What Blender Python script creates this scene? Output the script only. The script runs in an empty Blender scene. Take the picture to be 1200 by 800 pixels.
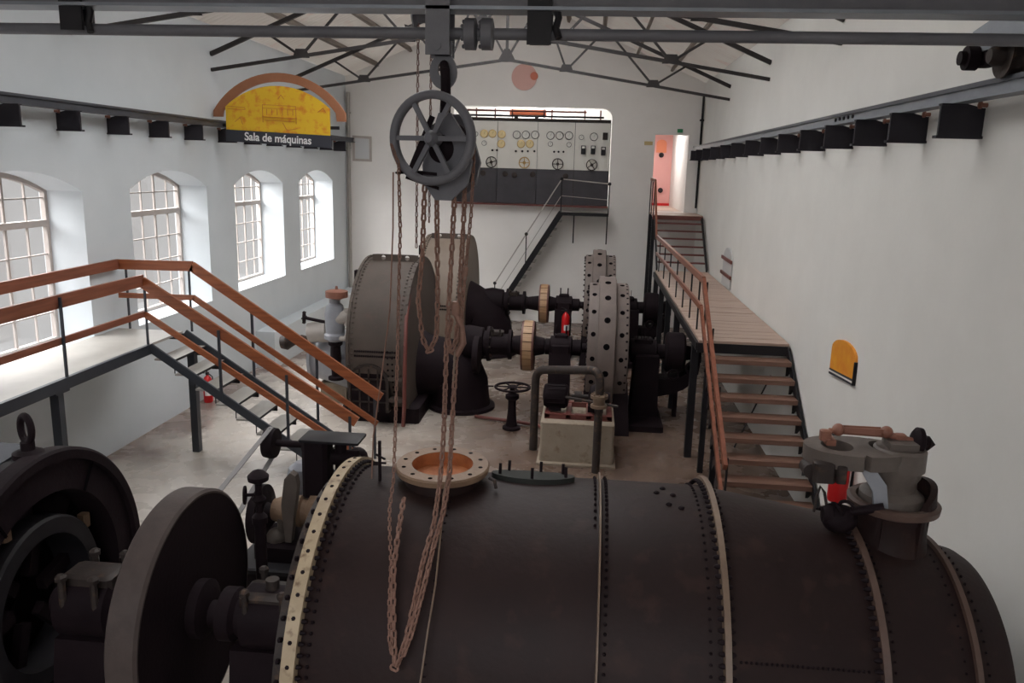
import bpy, math, random
from mathutils import Vector, Matrix
random.seed(7)
PI = math.pi
V = Vector
SC = bpy.context.scene
COL = SC.collection

# ------------------------------------------------------------------ mesh builder
def frame(d, up=None):
    d = V(d).normalized()
    u = V(up) if up is not None else (V((0, 0, 1)) if abs(d.z) < .95 else V((0, 1, 0)))
    s = d.cross(u).normalized()
    return d, s, s.cross(d).normalized()

class MB:
    def __init__(s):
        s.v = []; s.f = []
    def add(s, vs, fs):
        b = len(s.v); s.v += [V(p) for p in vs]; s.f += [tuple(b + i for i in f) for f in fs]
        return s
    def box(s, a, b):
        x0, y0, z0 = a; x1, y1, z1 = b
        return s.add([(x0,y0,z0),(x1,y0,z0),(x1,y1,z0),(x0,y1,z0),(x0,y0,z1),(x1,y0,z1),(x1,y1,z1),(x0,y1,z1)],
                     [(0,3,2,1),(4,5,6,7),(0,1,5,4),(1,2,6,5),(2,3,7,6),(3,0,4,7)])
    def cbox(s, c, d, bev=0.0):
        """box by centre and size, corners chamfered along the vertical edges when bev > 0"""
        x, y, z = c; a, b, h = d[0]/2, d[1]/2, d[2]/2
        if bev <= 0: return s.box((x-a,y-b,z-h),(x+a,y+b,z+h))
        o = [(x-a+bev,y-b),(x+a-bev,y-b),(x+a,y-b+bev),(x+a,y+b-bev),(x+a-bev,y+b),(x-a+bev,y+b),(x-a,y+b-bev),(x-a,y-b+bev)]
        t = [(x+(p[0]-x)*(1-bev/a), y+(p[1]-y)*(1-bev/b)) for p in o]
        vs = [(p[0],p[1],z-h) for p in o]+[(p[0],p[1],z+h-bev*.6) for p in o]+[(p[0],p[1],z+h) for p in t]
        fs = [tuple(range(7,-1,-1)), tuple(range(16,24))]
        for k in range(2):
            for i in range(8):
                j = (i+1) % 8; fs.append((k*8+i,k*8+j,k*8+8+j,k*8+8+i))
        return s.add(vs, fs)
    def bar(s, p, q, w, h, up=None):
        p, q = V(p), V(q); d, a, u = frame(q-p, up); a *= w/2; u *= h/2
        vs = [p-a-u,p+a-u,p+a+u,p-a+u,q-a-u,q+a-u,q+a+u,q-a+u]
        return s.add(vs, [(0,3,2,1),(4,5,6,7),(0,1,5,4),(1,2,6,5),(2,3,7,6),(3,0,4,7)])
    def lathe(s, o, ax, prof, n=24, a0=0., a1=2*PI, caps=True, up=None):
        """prof: [(t along axis, radius)]"""
        o = V(o); d, a, u = frame(ax, up); full = abs(a1-a0-2*PI) < 1e-6
        m = n if full else n+1; vs = []; fs = []
        for t, r in prof:
            for i in range(m):
                th = a0+(a1-a0)*i/n
                vs.append(o+d*t+(a*math.cos(th)+u*math.sin(th))*r)
        for k in range(len(prof)-1):
            for i in range(n if full else n):
                j = (i+1) % m
                fs.append((k*m+i,k*m+j,(k+1)*m+j,(k+1)*m+i))
        if caps and full:
            if prof[0][1] > 1e-5: fs.append(tuple(range(m-1,-1,-1)))
            if prof[-1][1] > 1e-5: fs.append(tuple((len(prof)-1)*m+i for i in range(m)))
        return s.add(vs, fs)
    def cyl(s, p, q, r, n=14, r2=None):
        p, q = V(p), V(q)
        return s.lathe(p, q-p, [(0,r),((q-p).length, r if r2 is None else r2)], n)
    def tube(s, pts, r, n=10, closed=False):
        pts = [V(p) for p in pts]; N = len(pts); vs = []; fs = []
        up = None
        for i, p in enumerate(pts):
            t = (pts[(i+1)%N]-pts[i-1]) if closed else (pts[min(i+1,N-1)]-pts[max(i-1,0)])
            t = t.normalized()
            if up is None: up = frame(t)[2]
            sd = t.cross(up).normalized(); up = sd.cross(t).normalized()
            rr = r[i] if isinstance(r, (list, tuple)) else r
            for k in range(n):
                th = 2*PI*k/n; vs.append(p+(sd*math.cos(th)+up*math.sin(th))*rr)
        for i in range(N if closed else N-1):
            j = (i+1) % N
            for k in range(n):
                l = (k+1) % n; fs.append((i*n+k,i*n+l,j*n+l,j*n+k))
        if not closed:
            fs.append(tuple(range(n-1,-1,-1))); fs.append(tuple((N-1)*n+k for k in range(n)))
        return s.add(vs, fs)
    def torus(s, c, ax, R, r, n=40, m=10, sy=1.0):
        d, a, u = frame(ax)
        return s.tube([V(c)+a*math.cos(2*PI*i/n)*R+u*math.sin(2*PI*i/n)*R*sy for i in range(n)], r, m, True)
    def prism(s, pts, vec):
        """planar outline (3-D points) pushed along vec"""
        pts = [V(p) for p in pts]; n = len(pts); vec = V(vec)
        nrm = sum((pts[i].cross(pts[(i+1)%n]) for i in range(n)), V((0,0,0)))
        if nrm.dot(vec) < 0: pts = pts[::-1]
        vs = pts+[p+vec for p in pts]
        fs = [tuple(range(n-1,-1,-1)), tuple(range(n,2*n))]+[(i,(i+1)%n,n+(i+1)%n,n+i) for i in range(n)]
        return s.add(vs, fs)
    def ringprism(s, outer, inner, vec, closed=True):
        o = [V(p) for p in outer]; i_ = [V(p) for p in inner]; n = len(o); vec = V(vec)
        vs = o+i_+[p+vec for p in o]+[p+vec for p in i_]; fs = []
        for k in range(n if closed else n-1):
            j = (k+1) % n
            fs += [(k,n+k,n+j,j),(2*n+k,2*n+j,3*n+j,3*n+k),(k,j,2*n+j,2*n+k),(n+k,3*n+k,3*n+j,n+j)]
        if not closed:
            fs += [(0,2*n,3*n,n),(n-1,2*n-1,4*n-1,3*n-1)]
        return s.add(vs, fs)
    def bolt(s, p, nrm, r, h, n=6, dome=True):
        return s.lathe(p, nrm, [(-.004,r),(h*.55,r),(h,r*.45)] if dome else [(-.004,r),(h,r)], n)
    def sphere(s, c, r, n=14, m=8, sc=(1,1,1)):
        vs = []; fs = []; c = V(c)
        for k in range(m+1):
            ph = PI*k/m
            for i in range(n):
                th = 2*PI*i/n
                vs.append(c+V((r*sc[0]*math.sin(ph)*math.cos(th), r*sc[1]*math.sin(ph)*math.sin(th), r*sc[2]*math.cos(ph))))
        for k in range(m):
            for i in range(n):
                j = (i+1) % n; fs.append((k*n+i,(k+1)*n+i,(k+1)*n+j,k*n+j))
        return s.add(vs, fs)

ROOTLOC = {}
def rloc(o):
    while o.parent is not None: o = o.parent
    return ROOTLOC.get(o.name, V((0,0,0)))
def obj(name, mb, m, parent=None, sharp=35, label=None, kind=None, loc=None, extra=()):
    n0 = len(mb.f); slots = [n0]
    for q, _ in extra: mb.add(q.v, q.f); slots.append(len(mb.f))
    L = rloc(parent) if parent is not None else (V(loc) if loc is not None else V((0,0,0)))
    me = bpy.data.meshes.new(name)
    me.from_pydata([tuple(p-L) for p in mb.v], [], mb.f)
    me.update()
    for k in range(len(extra)): 
        for i in range(slots[k], slots[k+1]): me.polygons[i].material_index = k+1
    import bmesh as _b
    bm = _b.new(); bm.from_mesh(me); _b.ops.recalc_face_normals(bm, faces=bm.faces); bm.to_mesh(me); bm.free()
    me.shade_smooth(); me.set_sharp_from_angle(angle=math.radians(sharp))
    me.materials.append(m)
    for _, q in extra: me.materials.append(q)
    o = bpy.data.objects.new(name, me); COL.objects.link(o)
    if parent is not None: o.parent = parent
    else:
        o.location = L; ROOTLOC[o.name] = L
    if label: o['label'] = label
    if kind: o['kind'] = kind
    return o
def thing(name, label, cat, loc, group=None):
    o = bpy.data.objects.new(name, None); COL.objects.link(o)
    o.location = loc; o.empty_display_size = .1; ROOTLOC[o.name] = V(loc)
    o['label'] = label; o['category'] = cat
    if group: o['group'] = group
    return o
def tag(o, label, cat, group=None):
    o['label'] = label; o['category'] = cat
    if group: o['group'] = group
    return o
def struct(name, mb, m, parent=None, sharp=35):
    o = obj(name, mb, m, parent, sharp)
    o['kind'] = 'structure'
    return o

# ------------------------------------------------------------------ materials
def mat(name, c1, c2=None, rough=.6, metal=0., scale=3., bump=0., contrast=.5, c3=None, fine=0., spec=.5, rvar=0.):
    m = bpy.data.materials.new(name); m.use_nodes = True
    nt = m.node_tree; b = nt.nodes['Principled BSDF']; N = nt.nodes.new; L = nt.links.new
    b.inputs['Roughness'].default_value = rough; b.inputs['Metallic'].default_value = metal
    b.inputs['Specular IOR Level'].default_value = spec
    b.inputs['Base Color'].default_value = (*c1, 1)
    if c2 is None: return m
    tc = N('ShaderNodeTexCoord'); n1 = N('ShaderNodeTexNoise')
    n1.inputs['Scale'].default_value = scale; n1.inputs['Detail'].default_value = 7; n1.inputs['Roughness'].default_value = .62
    L(tc.outputs['Object'], n1.inputs['Vector'])
    rp = N('ShaderNodeValToRGB'); e = rp.color_ramp.elements
    e[0].position = .5-contrast/2; e[0].color = (*c1, 1); e[1].position = .5+contrast/2; e[1].color = (*c2, 1)
    L(n1.outputs['Fac'], rp.inputs['Fac']); out = rp.outputs['Color']
    if c3 is not None:
        n2 = N('ShaderNodeTexNoise'); n2.inputs['Scale'].default_value = scale*4.3; n2.inputs['Detail'].default_value = 5
        L(tc.outputs['Object'], n2.inputs['Vector'])
        r2 = N('ShaderNodeValToRGB'); r2.color_ramp.elements[0].position = .56; r2.color_ramp.elements[1].position = .74
        L(n2.outputs['Fac'], r2.inputs['Fac'])
        mx = N('ShaderNodeMix'); mx.data_type = 'RGBA'
        L(r2.outputs['Color'], mx.inputs[0]); L(out, mx.inputs[6]); mx.inputs[7].default_value = (*c3, 1)
        out = mx.outputs[2]
    L(out, b.inputs['Base Color'])
    if rvar:
        mr = N('ShaderNodeMapRange'); mr.inputs['To Min'].default_value = max(.05, rough-rvar); mr.inputs['To Max'].default_value = min(1, rough+rvar)
        L(n1.outputs['Fac'], mr.inputs['Value']); L(mr.outputs['Result'], b.inputs['Roughness'])
    if bump:
        n3 = N('ShaderNodeTexNoise'); n3.inputs['Scale'].default_value = fine or scale*8; n3.inputs['Detail'].default_value = 4
        L(tc.outputs['Object'], n3.inputs['Vector'])
        bp = N('ShaderNodeBump'); bp.inputs['Strength'].default_value = bump; bp.inputs['Distance'].default_value = .02
        L(n3.outputs['Fac'], bp.inputs['Height']); L(bp.outputs['Normal'], b.inputs['Normal'])
    return m
def wood(name, c1, c2, axis='X', scale=2., rough=.5, stretch=14.):
    m = bpy.data.materials.new(name); m.use_nodes = True
    nt = m.node_tree; b = nt.nodes['Principled BSDF']; N = nt.nodes.new; L = nt.links.new
    b.inputs['Roughness'].default_value = rough
    tc = N('ShaderNodeTexCoord'); mp = N('ShaderNodeMapping'); n = N('ShaderNodeTexNoise')
    sc = {'X': (1, stretch, stretch), 'Y': (stretch, 1, stretch), 'Z': (stretch, stretch, 1)}[axis]
    mp.inputs['Scale'].default_value = sc; n.inputs['Scale'].default_value = scale; n.inputs['Detail'].default_value = 6
    L(tc.outputs['Object'], mp.inputs['Vector']); L(mp.outputs['Vector'], n.inputs['Vector'])
    rp = N('ShaderNodeValToRGB'); e = rp.color_ramp.elements
    e[0].position = .3; e[0].color = (*c1, 1); e[1].position = .72; e[1].color = (*c2, 1)
    L(n.outputs['Fac'], rp.inputs['Fac']); L(rp.outputs['Color'], b.inputs['Base Color'])
    return m

M = {}
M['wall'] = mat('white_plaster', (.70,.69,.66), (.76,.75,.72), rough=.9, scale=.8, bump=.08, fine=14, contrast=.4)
M['wall_back'] = mat('lightened_plaster', (.80,.775,.75), (.86,.835,.81), rough=.9, scale=.8, bump=.06, fine=14, contrast=.4)  # plaster colour lightened to make up for weak light at the back
M['wall_left'] = mat('backlit_tint_plaster', (.60,.645,.675), (.66,.70,.73), rough=.9, scale=.7, bump=.08, fine=12, contrast=.4)  # blue-grey of the backlit wall put into the plaster colour
M['iron'] = mat('black_painted_iron', (.008,.0045,.0065), (.018,.011,.0135), rough=.68, scale=2.2, bump=.15, fine=30, rvar=.1, spec=.12)
M['ironlight'] = mat('worn_dark_iron', (.025,.019,.018), (.050,.039,.035), rough=.5, spec=.22, scale=3, bump=.15, fine=30, c3=(.10,.06,.04))
M['pipe'] = mat('brown_black_boiler_paint', (.012,.0055,.0060), (.025,.0125,.0115), rough=.58, scale=1.3, bump=.12, fine=24, c3=(.034,.017,.014), rvar=.08, spec=.24)
M['casing'] = mat('brown_grey_plate_paint', (.058,.044,.036), (.095,.073,.060), rough=.6, scale=1.6, bump=.1, fine=20, c3=(.09,.06,.05))
M['casinglight'] = mat('tan_grey_plate_paint', (.18,.14,.11), (.24,.19,.15), rough=.55, scale=1.6, bump=.1, fine=20)
M['cream'] = mat('cream_worn_flange_paint', (.30,.225,.14), (.48,.38,.255), rough=.5, scale=4, bump=.1, c3=(.16,.10,.06))
M['strap'] = mat('brown_worn_strap_paint', (.13,.085,.06), (.22,.15,.10), rough=.5, scale=4, bump=.1)
M['tanflange'] = mat('tan_rust_flange', (.17,.105,.065), (.26,.165,.105), rough=.6, scale=5, bump=.2)
M['orangerust'] = mat('orange_rust', (.26,.07,.02), (.45,.15,.045), rough=.7, scale=6, bump=.3)
M['chain'] = mat('rusty_chain_steel', (.16,.082,.060), (.28,.155,.115), rough=.65, metal=.0, scale=18)
M['chain_dark'] = mat('dark_chain_steel', (.17,.10,.085), (.28,.18,.15), rough=.65, metal=.0, scale=18)
M['handrail'] = wood('orange_varnished_handrail', (.20,.055,.020), (.34,.105,.040), 'X', 1.6, .35)
M['railY'] = wood('red_brown_handrail', (.17,.055,.03), (.28,.10,.06), 'Y', 1.6, .4)
M['tread'] = wood('brown_wood_tread', (.13,.065,.045), (.22,.12,.085), 'X', 2.2, .5)
M['deck'] = wood('worn_deck_board', (.34,.23,.18), (.50,.38,.31), 'X', 1.6, .45)
M['paledeck'] = mat('pale_painted_steel_deck', (.33,.315,.29), (.40,.38,.35), rough=.5, scale=3)
M['black'] = mat('black_steel', (.010,.0095,.0115), (.021,.019,.022), rough=.5, spec=.25, scale=5)
M['blue_steel'] = mat('blue_black_steel', (.022,.026,.036), (.035,.04,.05), rough=.45, scale=4)
M['redsteel'] = mat('dark_red_painted_steel', (.12,.03,.025), (.17,.05,.04), rough=.5, scale=4)
M['rim'] = mat('grey_brown_flywheel_rim', (.050,.038,.036), (.085,.066,.060), rough=.5, spec=.25, scale=5, bump=.1)
M['valve'] = mat('brown_grey_valve_paint', (.085,.068,.060), (.14,.115,.10), rough=.5, scale=5, bump=.12)
M['hatch'] = mat('dull_green_black_plate', (.016,.018,.016), (.026,.028,.025), rough=.75, scale=5, spec=.3)
M['orangeface'] = mat('orange_sign_face', (.72,.22,.02), (.80,.36,.02), rough=.6, scale=6)
M['strapdark'] = mat('red_brown_worn_strap', (.060,.034,.027), (.11,.065,.05), rough=.55, scale=4, bump=.1)
M['floor'] = None
M['gen'] = mat('grey_brown_generator_paint', (.115,.088,.079), (.17,.132,.117), rough=.55, scale=2.6, bump=.08, fine=25)
M['hole'] = mat('dark_vent_hole', (.006,.005,.006), rough=1., spec=.0)
M['lag'] = wood('tan_wooden_lagging', (.36,.21,.11), (.50,.32,.18), 'X', 3, .5)
M['lagrim'] = mat('red_brown_drum_rim', (.10,.035,.028), (.15,.06,.045), rough=.5, scale=6)
M['concrete'] = mat('stained_concrete', (.25,.20,.15), (.36,.30,.235), rough=.85, scale=2.4, bump=.15, c3=(.22,.16,.11))
M['bluegrey'] = mat('blue_grey_machine_paint', (.23,.24,.27), (.33,.34,.37), rough=.4, scale=3)
M['palegrey'] = mat('pale_grey_machine_paint', (.36,.33,.30), (.45,.42,.39), rough=.5, scale=3)
M['crane'] = mat('grey_black_crane_paint', (.11,.11,.125), (.16,.16,.175), rough=.5, scale=4, bump=.08)
M['railsteel'] = mat('blue_grey_rail_steel', (.18,.20,.23), (.26,.28,.31), rough=.4, metal=.3, scale=4)
M['raildark'] = mat('dark_rail_steel', (.05,.055,.07), (.08,.085,.10), rough=.45, metal=.2, scale=4)
M['bracket'] = mat('black_bracket_paint', (.020,.018,.024), (.030,.027,.034), rough=.6, spec=.25, scale=6)
M['truss'] = mat('black_roof_steel', (.018,.015,.016), (.032,.027,.027), rough=.6, scale=5)
M['purlin'] = wood('weathered_purlin', (.16,.13,.11), (.26,.22,.19), 'Y', 1.5, .8)
M['roof'] = mat('grey_corrugated_sheet', (.52,.46,.42), (.68,.65,.60), rough=.7, scale=.5, c3=(.58,.42,.38), contrast=.6)
M['yellow'] = None
M['orange'] = mat('orange_brown_sign_edge', (.30,.12,.06), (.36,.15,.075), rough=.6, scale=5)
M['signdark'] = mat('slate_sign_band', (.035,.037,.05))
M['white'] = mat('white_paint', (.78,.77,.75), rough=.5)
M['lettering'] = mat('white_lettering', (.8,.8,.8), rough=.5)
M['red'] = mat('red_enamel', (.62,.012,.015), rough=.3)
M['redline'] = mat('red_engraving', (.55,.12,.05))
M['marble'] = mat('pale_marble_panel', (.74,.72,.66), (.80,.78,.73), rough=.35, scale=2)
M['panelblack'] = mat('black_panel_plinth', (.035,.033,.04), (.06,.055,.065), rough=.35, scale=3)
M['brass'] = mat('brass', (.55,.36,.14), rough=.35, metal=.7)
M['dial'] = mat('white_gauge_dial', (.74,.73,.68), rough=.4)
M['dialy'] = mat('yellowed_gauge_dial', (.72,.58,.30), rough=.4)
M['pink'] = mat('pink_painted_wall', (.74,.36,.33), (.78,.41,.38), rough=.8, scale=2)
M['orangeobj'] = mat('orange_painted_duct', (.75,.22,.10), rough=.5)
M['framewood'] = mat('grey_window_frame', (.42,.37,.34), (.50,.45,.42), rough=.6, scale=5)
M['paper'] = mat('framed_paper', (.62,.63,.64), rough=.5)
M['green'] = mat('green_exit_plate', (.02,.22,.09), rough=.5)
M['stick'] = mat('yellow_plate', (.55,.42,.2), rough=.5)
M['browncap'] = mat('brown_cap_paint', (.22,.09,.06), (.30,.13,.09), rough=.5, scale=5)
M['belt'] = mat('grey_leather_belt', (.20,.19,.19), rough=.6)
M['pinkplaque'] = mat('pink_round_plaque', (.70,.42,.37), rough=.6)
M['orangedisc'] = mat('red_orange_disc', (.60,.17,.10), rough=.6)

def roof_mat():
    m = bpy.data.materials.new('translucent_fill_sheet'); m.use_nodes = True
    nt = m.node_tree; N = nt.nodes.new; L = nt.links.new
    b = nt.nodes['Principled BSDF']; b.inputs['Base Color'].default_value = (.75,.74,.70,1); out = [n for n in nt.nodes if n.type == 'OUTPUT_MATERIAL'][0]
    t = N('ShaderNodeBsdfTranslucent'); t.inputs['Color'].default_value = (.93,.92,.90,1); mx = N('ShaderNodeMixShader'); mx.inputs[0].default_value = .8
    L(b.outputs[0], mx.inputs[1]); L(t.outputs[0], mx.inputs[2]); L(mx.outputs[0], out.inputs['Surface'])
    M['fill_sheet'] = m
    m = M['roof']; nt = m.node_tree; N = nt.nodes.new; L = nt.links.new
    b = nt.nodes['Principled BSDF']; out = [n for n in nt.nodes if n.type == 'OUTPUT_MATERIAL'][0]
    t = N('ShaderNodeBsdfTranslucent'); t.inputs['Color'].default_value = (.85,.78,.70,1); mx = N('ShaderNodeMixShader'); mx.inputs[0].default_value = .022  # slight translucency added so the roof glows from below
    L(b.outputs[0], mx.inputs[1]); L(t.outputs[0], mx.inputs[2]); L(mx.outputs[0], out.inputs['Surface'])
roof_mat()
def floor_mat():
    m = bpy.data.materials.new('polished_cement_floor'); m.use_nodes = True
    nt = m.node_tree; b = nt.nodes['Principled BSDF']; N = nt.nodes.new; L = nt.links.new
    tc = N('ShaderNodeTexCoord')
    n1 = N('ShaderNodeTexNoise'); n1.inputs['Scale'].default_value = .42; n1.inputs['Detail'].default_value = 6; n1.inputs['Roughness'].default_value = .55
    n2 = N('ShaderNodeTexNoise'); n2.inputs['Scale'].default_value = 2.4; n2.inputs['Detail'].default_value = 6
    L(tc.outputs['Object'], n1.inputs['Vector']); L(tc.outputs['Object'], n2.inputs['Vector'])
    r1 = N('ShaderNodeValToRGB'); e = r1.color_ramp.elements
    e[0].position = .30; e[0].color = (.18,.13,.10,1); e[1].position = .70; e[1].color = (.44,.37,.31,1)
    L(n1.outputs['Fac'], r1.inputs['Fac'])
    r2 = N('ShaderNodeValToRGB'); r2.color_ramp.elements[0].position = .42; r2.color_ramp.elements[1].position = .78
    L(n2.outputs['Fac'], r2.inputs['Fac'])
    mx = N('ShaderNodeMix'); mx.data_type = 'RGBA'; L(r2.outputs['Color'], mx.inputs[0]); L(r1.outputs['Color'], mx.inputs[6])
    mx.inputs[7].default_value = (.24,.19,.16,1)
    # darker brown round the machines, paler along the window aisle, brown by the wall
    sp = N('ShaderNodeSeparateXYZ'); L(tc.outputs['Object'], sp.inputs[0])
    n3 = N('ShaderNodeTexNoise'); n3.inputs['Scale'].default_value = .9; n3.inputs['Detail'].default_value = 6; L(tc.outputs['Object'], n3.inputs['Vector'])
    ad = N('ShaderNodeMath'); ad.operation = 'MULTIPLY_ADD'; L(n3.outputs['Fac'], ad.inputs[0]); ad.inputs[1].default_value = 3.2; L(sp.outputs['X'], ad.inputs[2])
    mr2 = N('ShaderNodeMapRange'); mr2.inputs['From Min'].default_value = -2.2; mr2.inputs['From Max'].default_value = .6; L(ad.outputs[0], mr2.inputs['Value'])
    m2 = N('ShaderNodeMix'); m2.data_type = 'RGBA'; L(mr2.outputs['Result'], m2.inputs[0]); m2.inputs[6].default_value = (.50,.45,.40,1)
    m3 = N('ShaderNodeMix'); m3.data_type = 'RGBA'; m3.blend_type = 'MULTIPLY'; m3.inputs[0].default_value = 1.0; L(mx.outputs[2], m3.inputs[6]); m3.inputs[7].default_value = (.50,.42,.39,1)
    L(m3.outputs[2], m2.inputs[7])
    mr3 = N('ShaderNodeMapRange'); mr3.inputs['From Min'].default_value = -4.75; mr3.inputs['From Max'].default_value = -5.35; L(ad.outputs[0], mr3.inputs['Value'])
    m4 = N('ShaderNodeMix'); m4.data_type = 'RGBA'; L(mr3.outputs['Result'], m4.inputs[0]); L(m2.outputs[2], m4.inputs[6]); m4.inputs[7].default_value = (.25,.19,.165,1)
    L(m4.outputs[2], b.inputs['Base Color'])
    mr = N('ShaderNodeMapRange'); mr.inputs['To Min'].default_value = .12; mr.inputs['To Max'].default_value = .42
    L(n2.outputs['Fac'], mr.inputs['Value']); L(mr.outputs['Result'], b.inputs['Roughness'])
    return m
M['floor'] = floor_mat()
def yellow_mat():
    m = bpy.data.materials.new('yellow_sign_face'); m.use_nodes = True
    nt = m.node_tree; b = nt.nodes['Principled BSDF']; N = nt.nodes.new; L = nt.links.new
    tc = N('ShaderNodeTexCoord'); n = N('ShaderNodeTexNoise'); n.inputs['Scale'].default_value = 7; n.inputs['Detail'].default_value = 8
    L(tc.outputs['Object'], n.inputs['Vector'])
    r = N('ShaderNodeValToRGB'); e = r.color_ramp.elements
    e[0].position = .33; e[0].color = (.72,.25,.02,1); e[1].position = .50; e[1].color = (.80,.50,.02,1)
    L(n.outputs['Fac'], r.inputs['Fac']); L(r.outputs['Color'], b.inputs['Base Color'])
    b.inputs['Roughness'].default_value = .6
    return m
M['yellow'] = yellow_mat()
def glass_mat():
    m = bpy.data.materials.new('dusty_window_glass'); m.use_nodes = True
    nt = m.node_tree; nt.nodes.clear(); N = nt.nodes.new; L = nt.links.new
    o = N('ShaderNodeOutputMaterial'); t = N('ShaderNodeBsdfTransparent'); g = N('ShaderNodeBsdfGlossy'); mx = N('ShaderNodeMixShader')
    t.inputs['Color'].default_value = (.93,.93,.93,1); g.inputs['Roughness'].default_value = .05; mx.inputs[0].default_value = .05
    L(t.outputs[0], mx.inputs[1]); L(g.outputs[0], mx.inputs[2]); L(mx.outputs[0], o.inputs['Surface'])
    return m
M['glass'] = glass_mat()

# ------------------------------------------------------------------ dimensions of the hall
XL, XR, YB = -7.19, 3.07, 23.9
XC = (XL+XR)/2
EAVE, SLOPE = 6.8, .43
Y0 = -2.5                   # the hall goes on past the camera
RIDGE = EAVE+SLOPE*(XR-XC)

# floor
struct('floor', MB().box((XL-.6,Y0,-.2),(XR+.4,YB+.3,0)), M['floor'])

# ---------------------------------------------------------------- left wall with arched windows
WIN = [(4.73,7.36),(8.46,11.09),(12.3,14.92),(16.13,18.78),(19.86,22.54)]
SILL, SPRING, APEX = 1.82, 4.0, 4.29
def arch(y0, y1, n=14, zs=SPRING, za=APEX):
    c = (y0+y1)/2; w = (y1-y0)/2; h = za-zs; R = (w*w+h*h)/(2*h); zc = za-R
    a = math.asin(w/R)
    return [(c+R*math.sin(-a+2*a*i/n), zc+R*math.cos(-a+2*a*i/n)) for i in range(n+1)]
w = MB(); TH = .66
ys = [Y0]+[y for ab in WIN for y in ab]+[YB+.3]
for i in range(0, len(ys), 2):
    w.box((XL-TH,ys[i],-.2),(XL,ys[i+1],EAVE+.15))
for y0, y1 in WIN:
    w.box((XL-TH,y0,-.2),(XL,y1,SILL))
    a = arch(y0, y1); n = len(a)
    for k in range(n-1):
        (ya,za),(yb,zb) = a[k],a[k+1]
        w.add([(XL,ya,za),(XL,yb,zb),(XL,yb,EAVE+.15),(XL,ya,EAVE+.15),(XL-TH,ya,za),(XL-TH,yb,zb),(XL-TH,yb,EAVE+.15),(XL-TH,ya,EAVE+.15)],
              [(0,1,2,3),(5,4,7,6),(1,0,4,5)])
wl = struct('wall_left', w, M['wall_left'], sharp=20)
struct('wall_front', MB().box((XL-.6,Y0-.3,-.2),(XR+.3,Y0,3.6)).box((XL-.6,Y0-.3,7.0),(XR+.3,Y0,9.3)).box((XL-.6,Y0-.3,3.6),(-5.2,Y0,7.0)).box((1.6,Y0-.3,3.6),(XR+.3,Y0,7.0)), M['wall'])  # unseen wall; its opening is added to let in front fill light
struct('wall_right', MB().box((XR,Y0,-.2),(XR+.3,YB+.3,EAVE+.15)), M['wall'])

# windows: frame, glazing bars, panes
for i, (y0, y1) in enumerate(WIN[1:]):
    xf = XL-.54
    f = MB()
    out = arch(y0, y1, 16); inn = arch(y0+.06, y1-.06, 16, SPRING-.02, APEX-.07)
    o = [(xf,y0,SILL)]+[(xf,a,b) for a,b in out]+[(xf,y1,SILL)]
    q = [(xf,y0+.06,SILL+.06)]+[(xf,a,b) for a,b in inn]+[(xf,y1-.06,SILL+.06)]
    f.ringprism(o, q, (-.07,0,0))
    f.box((xf-.08,y0+.03,3.50),(xf+.015,y1-.03,3.59))
    wn = struct('window_%d' % (i+1), f, M['framewood'])
    g = MB(); c = (y0+y1)/2
    R = ((1.31**2)+.29**2)/(2*.29)
    for k in range(1, 6):
        y = y0+(y1-y0)*k/6; zt = APEX-R+math.sqrt(R*R-(y-c)**2)-.05; t = .020 if k in (2,4) else .011
        g.box((xf-.05,y-t,SILL+.04),(xf-.02,y+t,zt))
    for z in (2.25,2.68,3.1,3.9):
        g.box((xf-.048,y0+.04,z-.010),(xf-.022,y1-.04,z+.010))
    obj('glazing_bars', g, M['framewood'], wn)
    p = MB()
    p.prism([(xf-.04,y0+.03,SILL+.03)]+[(xf-.04,a,b) for a,b in arch(y0+.03,y1-.03,16,SPRING-.01,APEX-.03)]+[(xf-.04,y1-.03,SILL+.03)], (-.004,0,0))
    obj('pane', p, M['glass'], wn)

# ---------------------------------------------------------------- back wall: gable, panel room opening, doorway
PX0, PX1, PZ0, PZ1 = -4.0, .53, 3.42, 6.2
DX0, DX1, DZ0, DZ1 = 1.76, 2.70, 3.36, 5.52
b = MB(); yb = YB; T = .3
def wq(x0, x1, z0, z1): b.box((x0,yb,z0),(x1,yb+T,z1))
wq(XL-.6, PX0, -.2, EAVE); wq(PX0, PX1, -.2, PZ0); wq(PX0, PX1, PZ1, EAVE); wq(PX1, DX0, -.2, EAVE)
wq(DX0, DX1, -.2, DZ0); wq(DX0, DX1, DZ1, EAVE); wq(DX1, XR+.3, -.2, EAVE)
b.prism([(XL-.3,yb,EAVE),(XR+.3,yb,EAVE),(XC,yb,RIDGE+.13)], (0,T,0))
r_ = .28                                                       # rounded upper corner of the panel opening
b.prism([(PX1,yb,PZ1),(PX1,yb,PZ1-r_)]+[(PX1-r_+r_*math.cos(PI/2*k/6),yb,PZ1-r_+r_*math.sin(PI/2*k/6)) for k in range(1,7)], (0,T,0))
struct('wall_back', b, M['wall_back'])
# panel room behind the opening
b = MB()
b.box((PX0-.9,yb+2.6,PZ0-.2),(PX1+1.0,yb+2.75,7.0)); b.box((PX0-1,yb+T,PZ0-.2),(PX0-.9,yb+2.75,7.0))
b.box((PX1+1.0,yb+T,PZ0-.2),(PX1+1.1,yb+2.75,7.0)); b.box((PX0-1,yb+T,PZ0-.2),(PX1+1.1,yb+2.75,PZ0-.08)); b.box((PX0-1,yb+T,6.95),(PX1+1.1,yb+2.75,7.1))
struct('wall_panel_room', b, M['white'])
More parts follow.
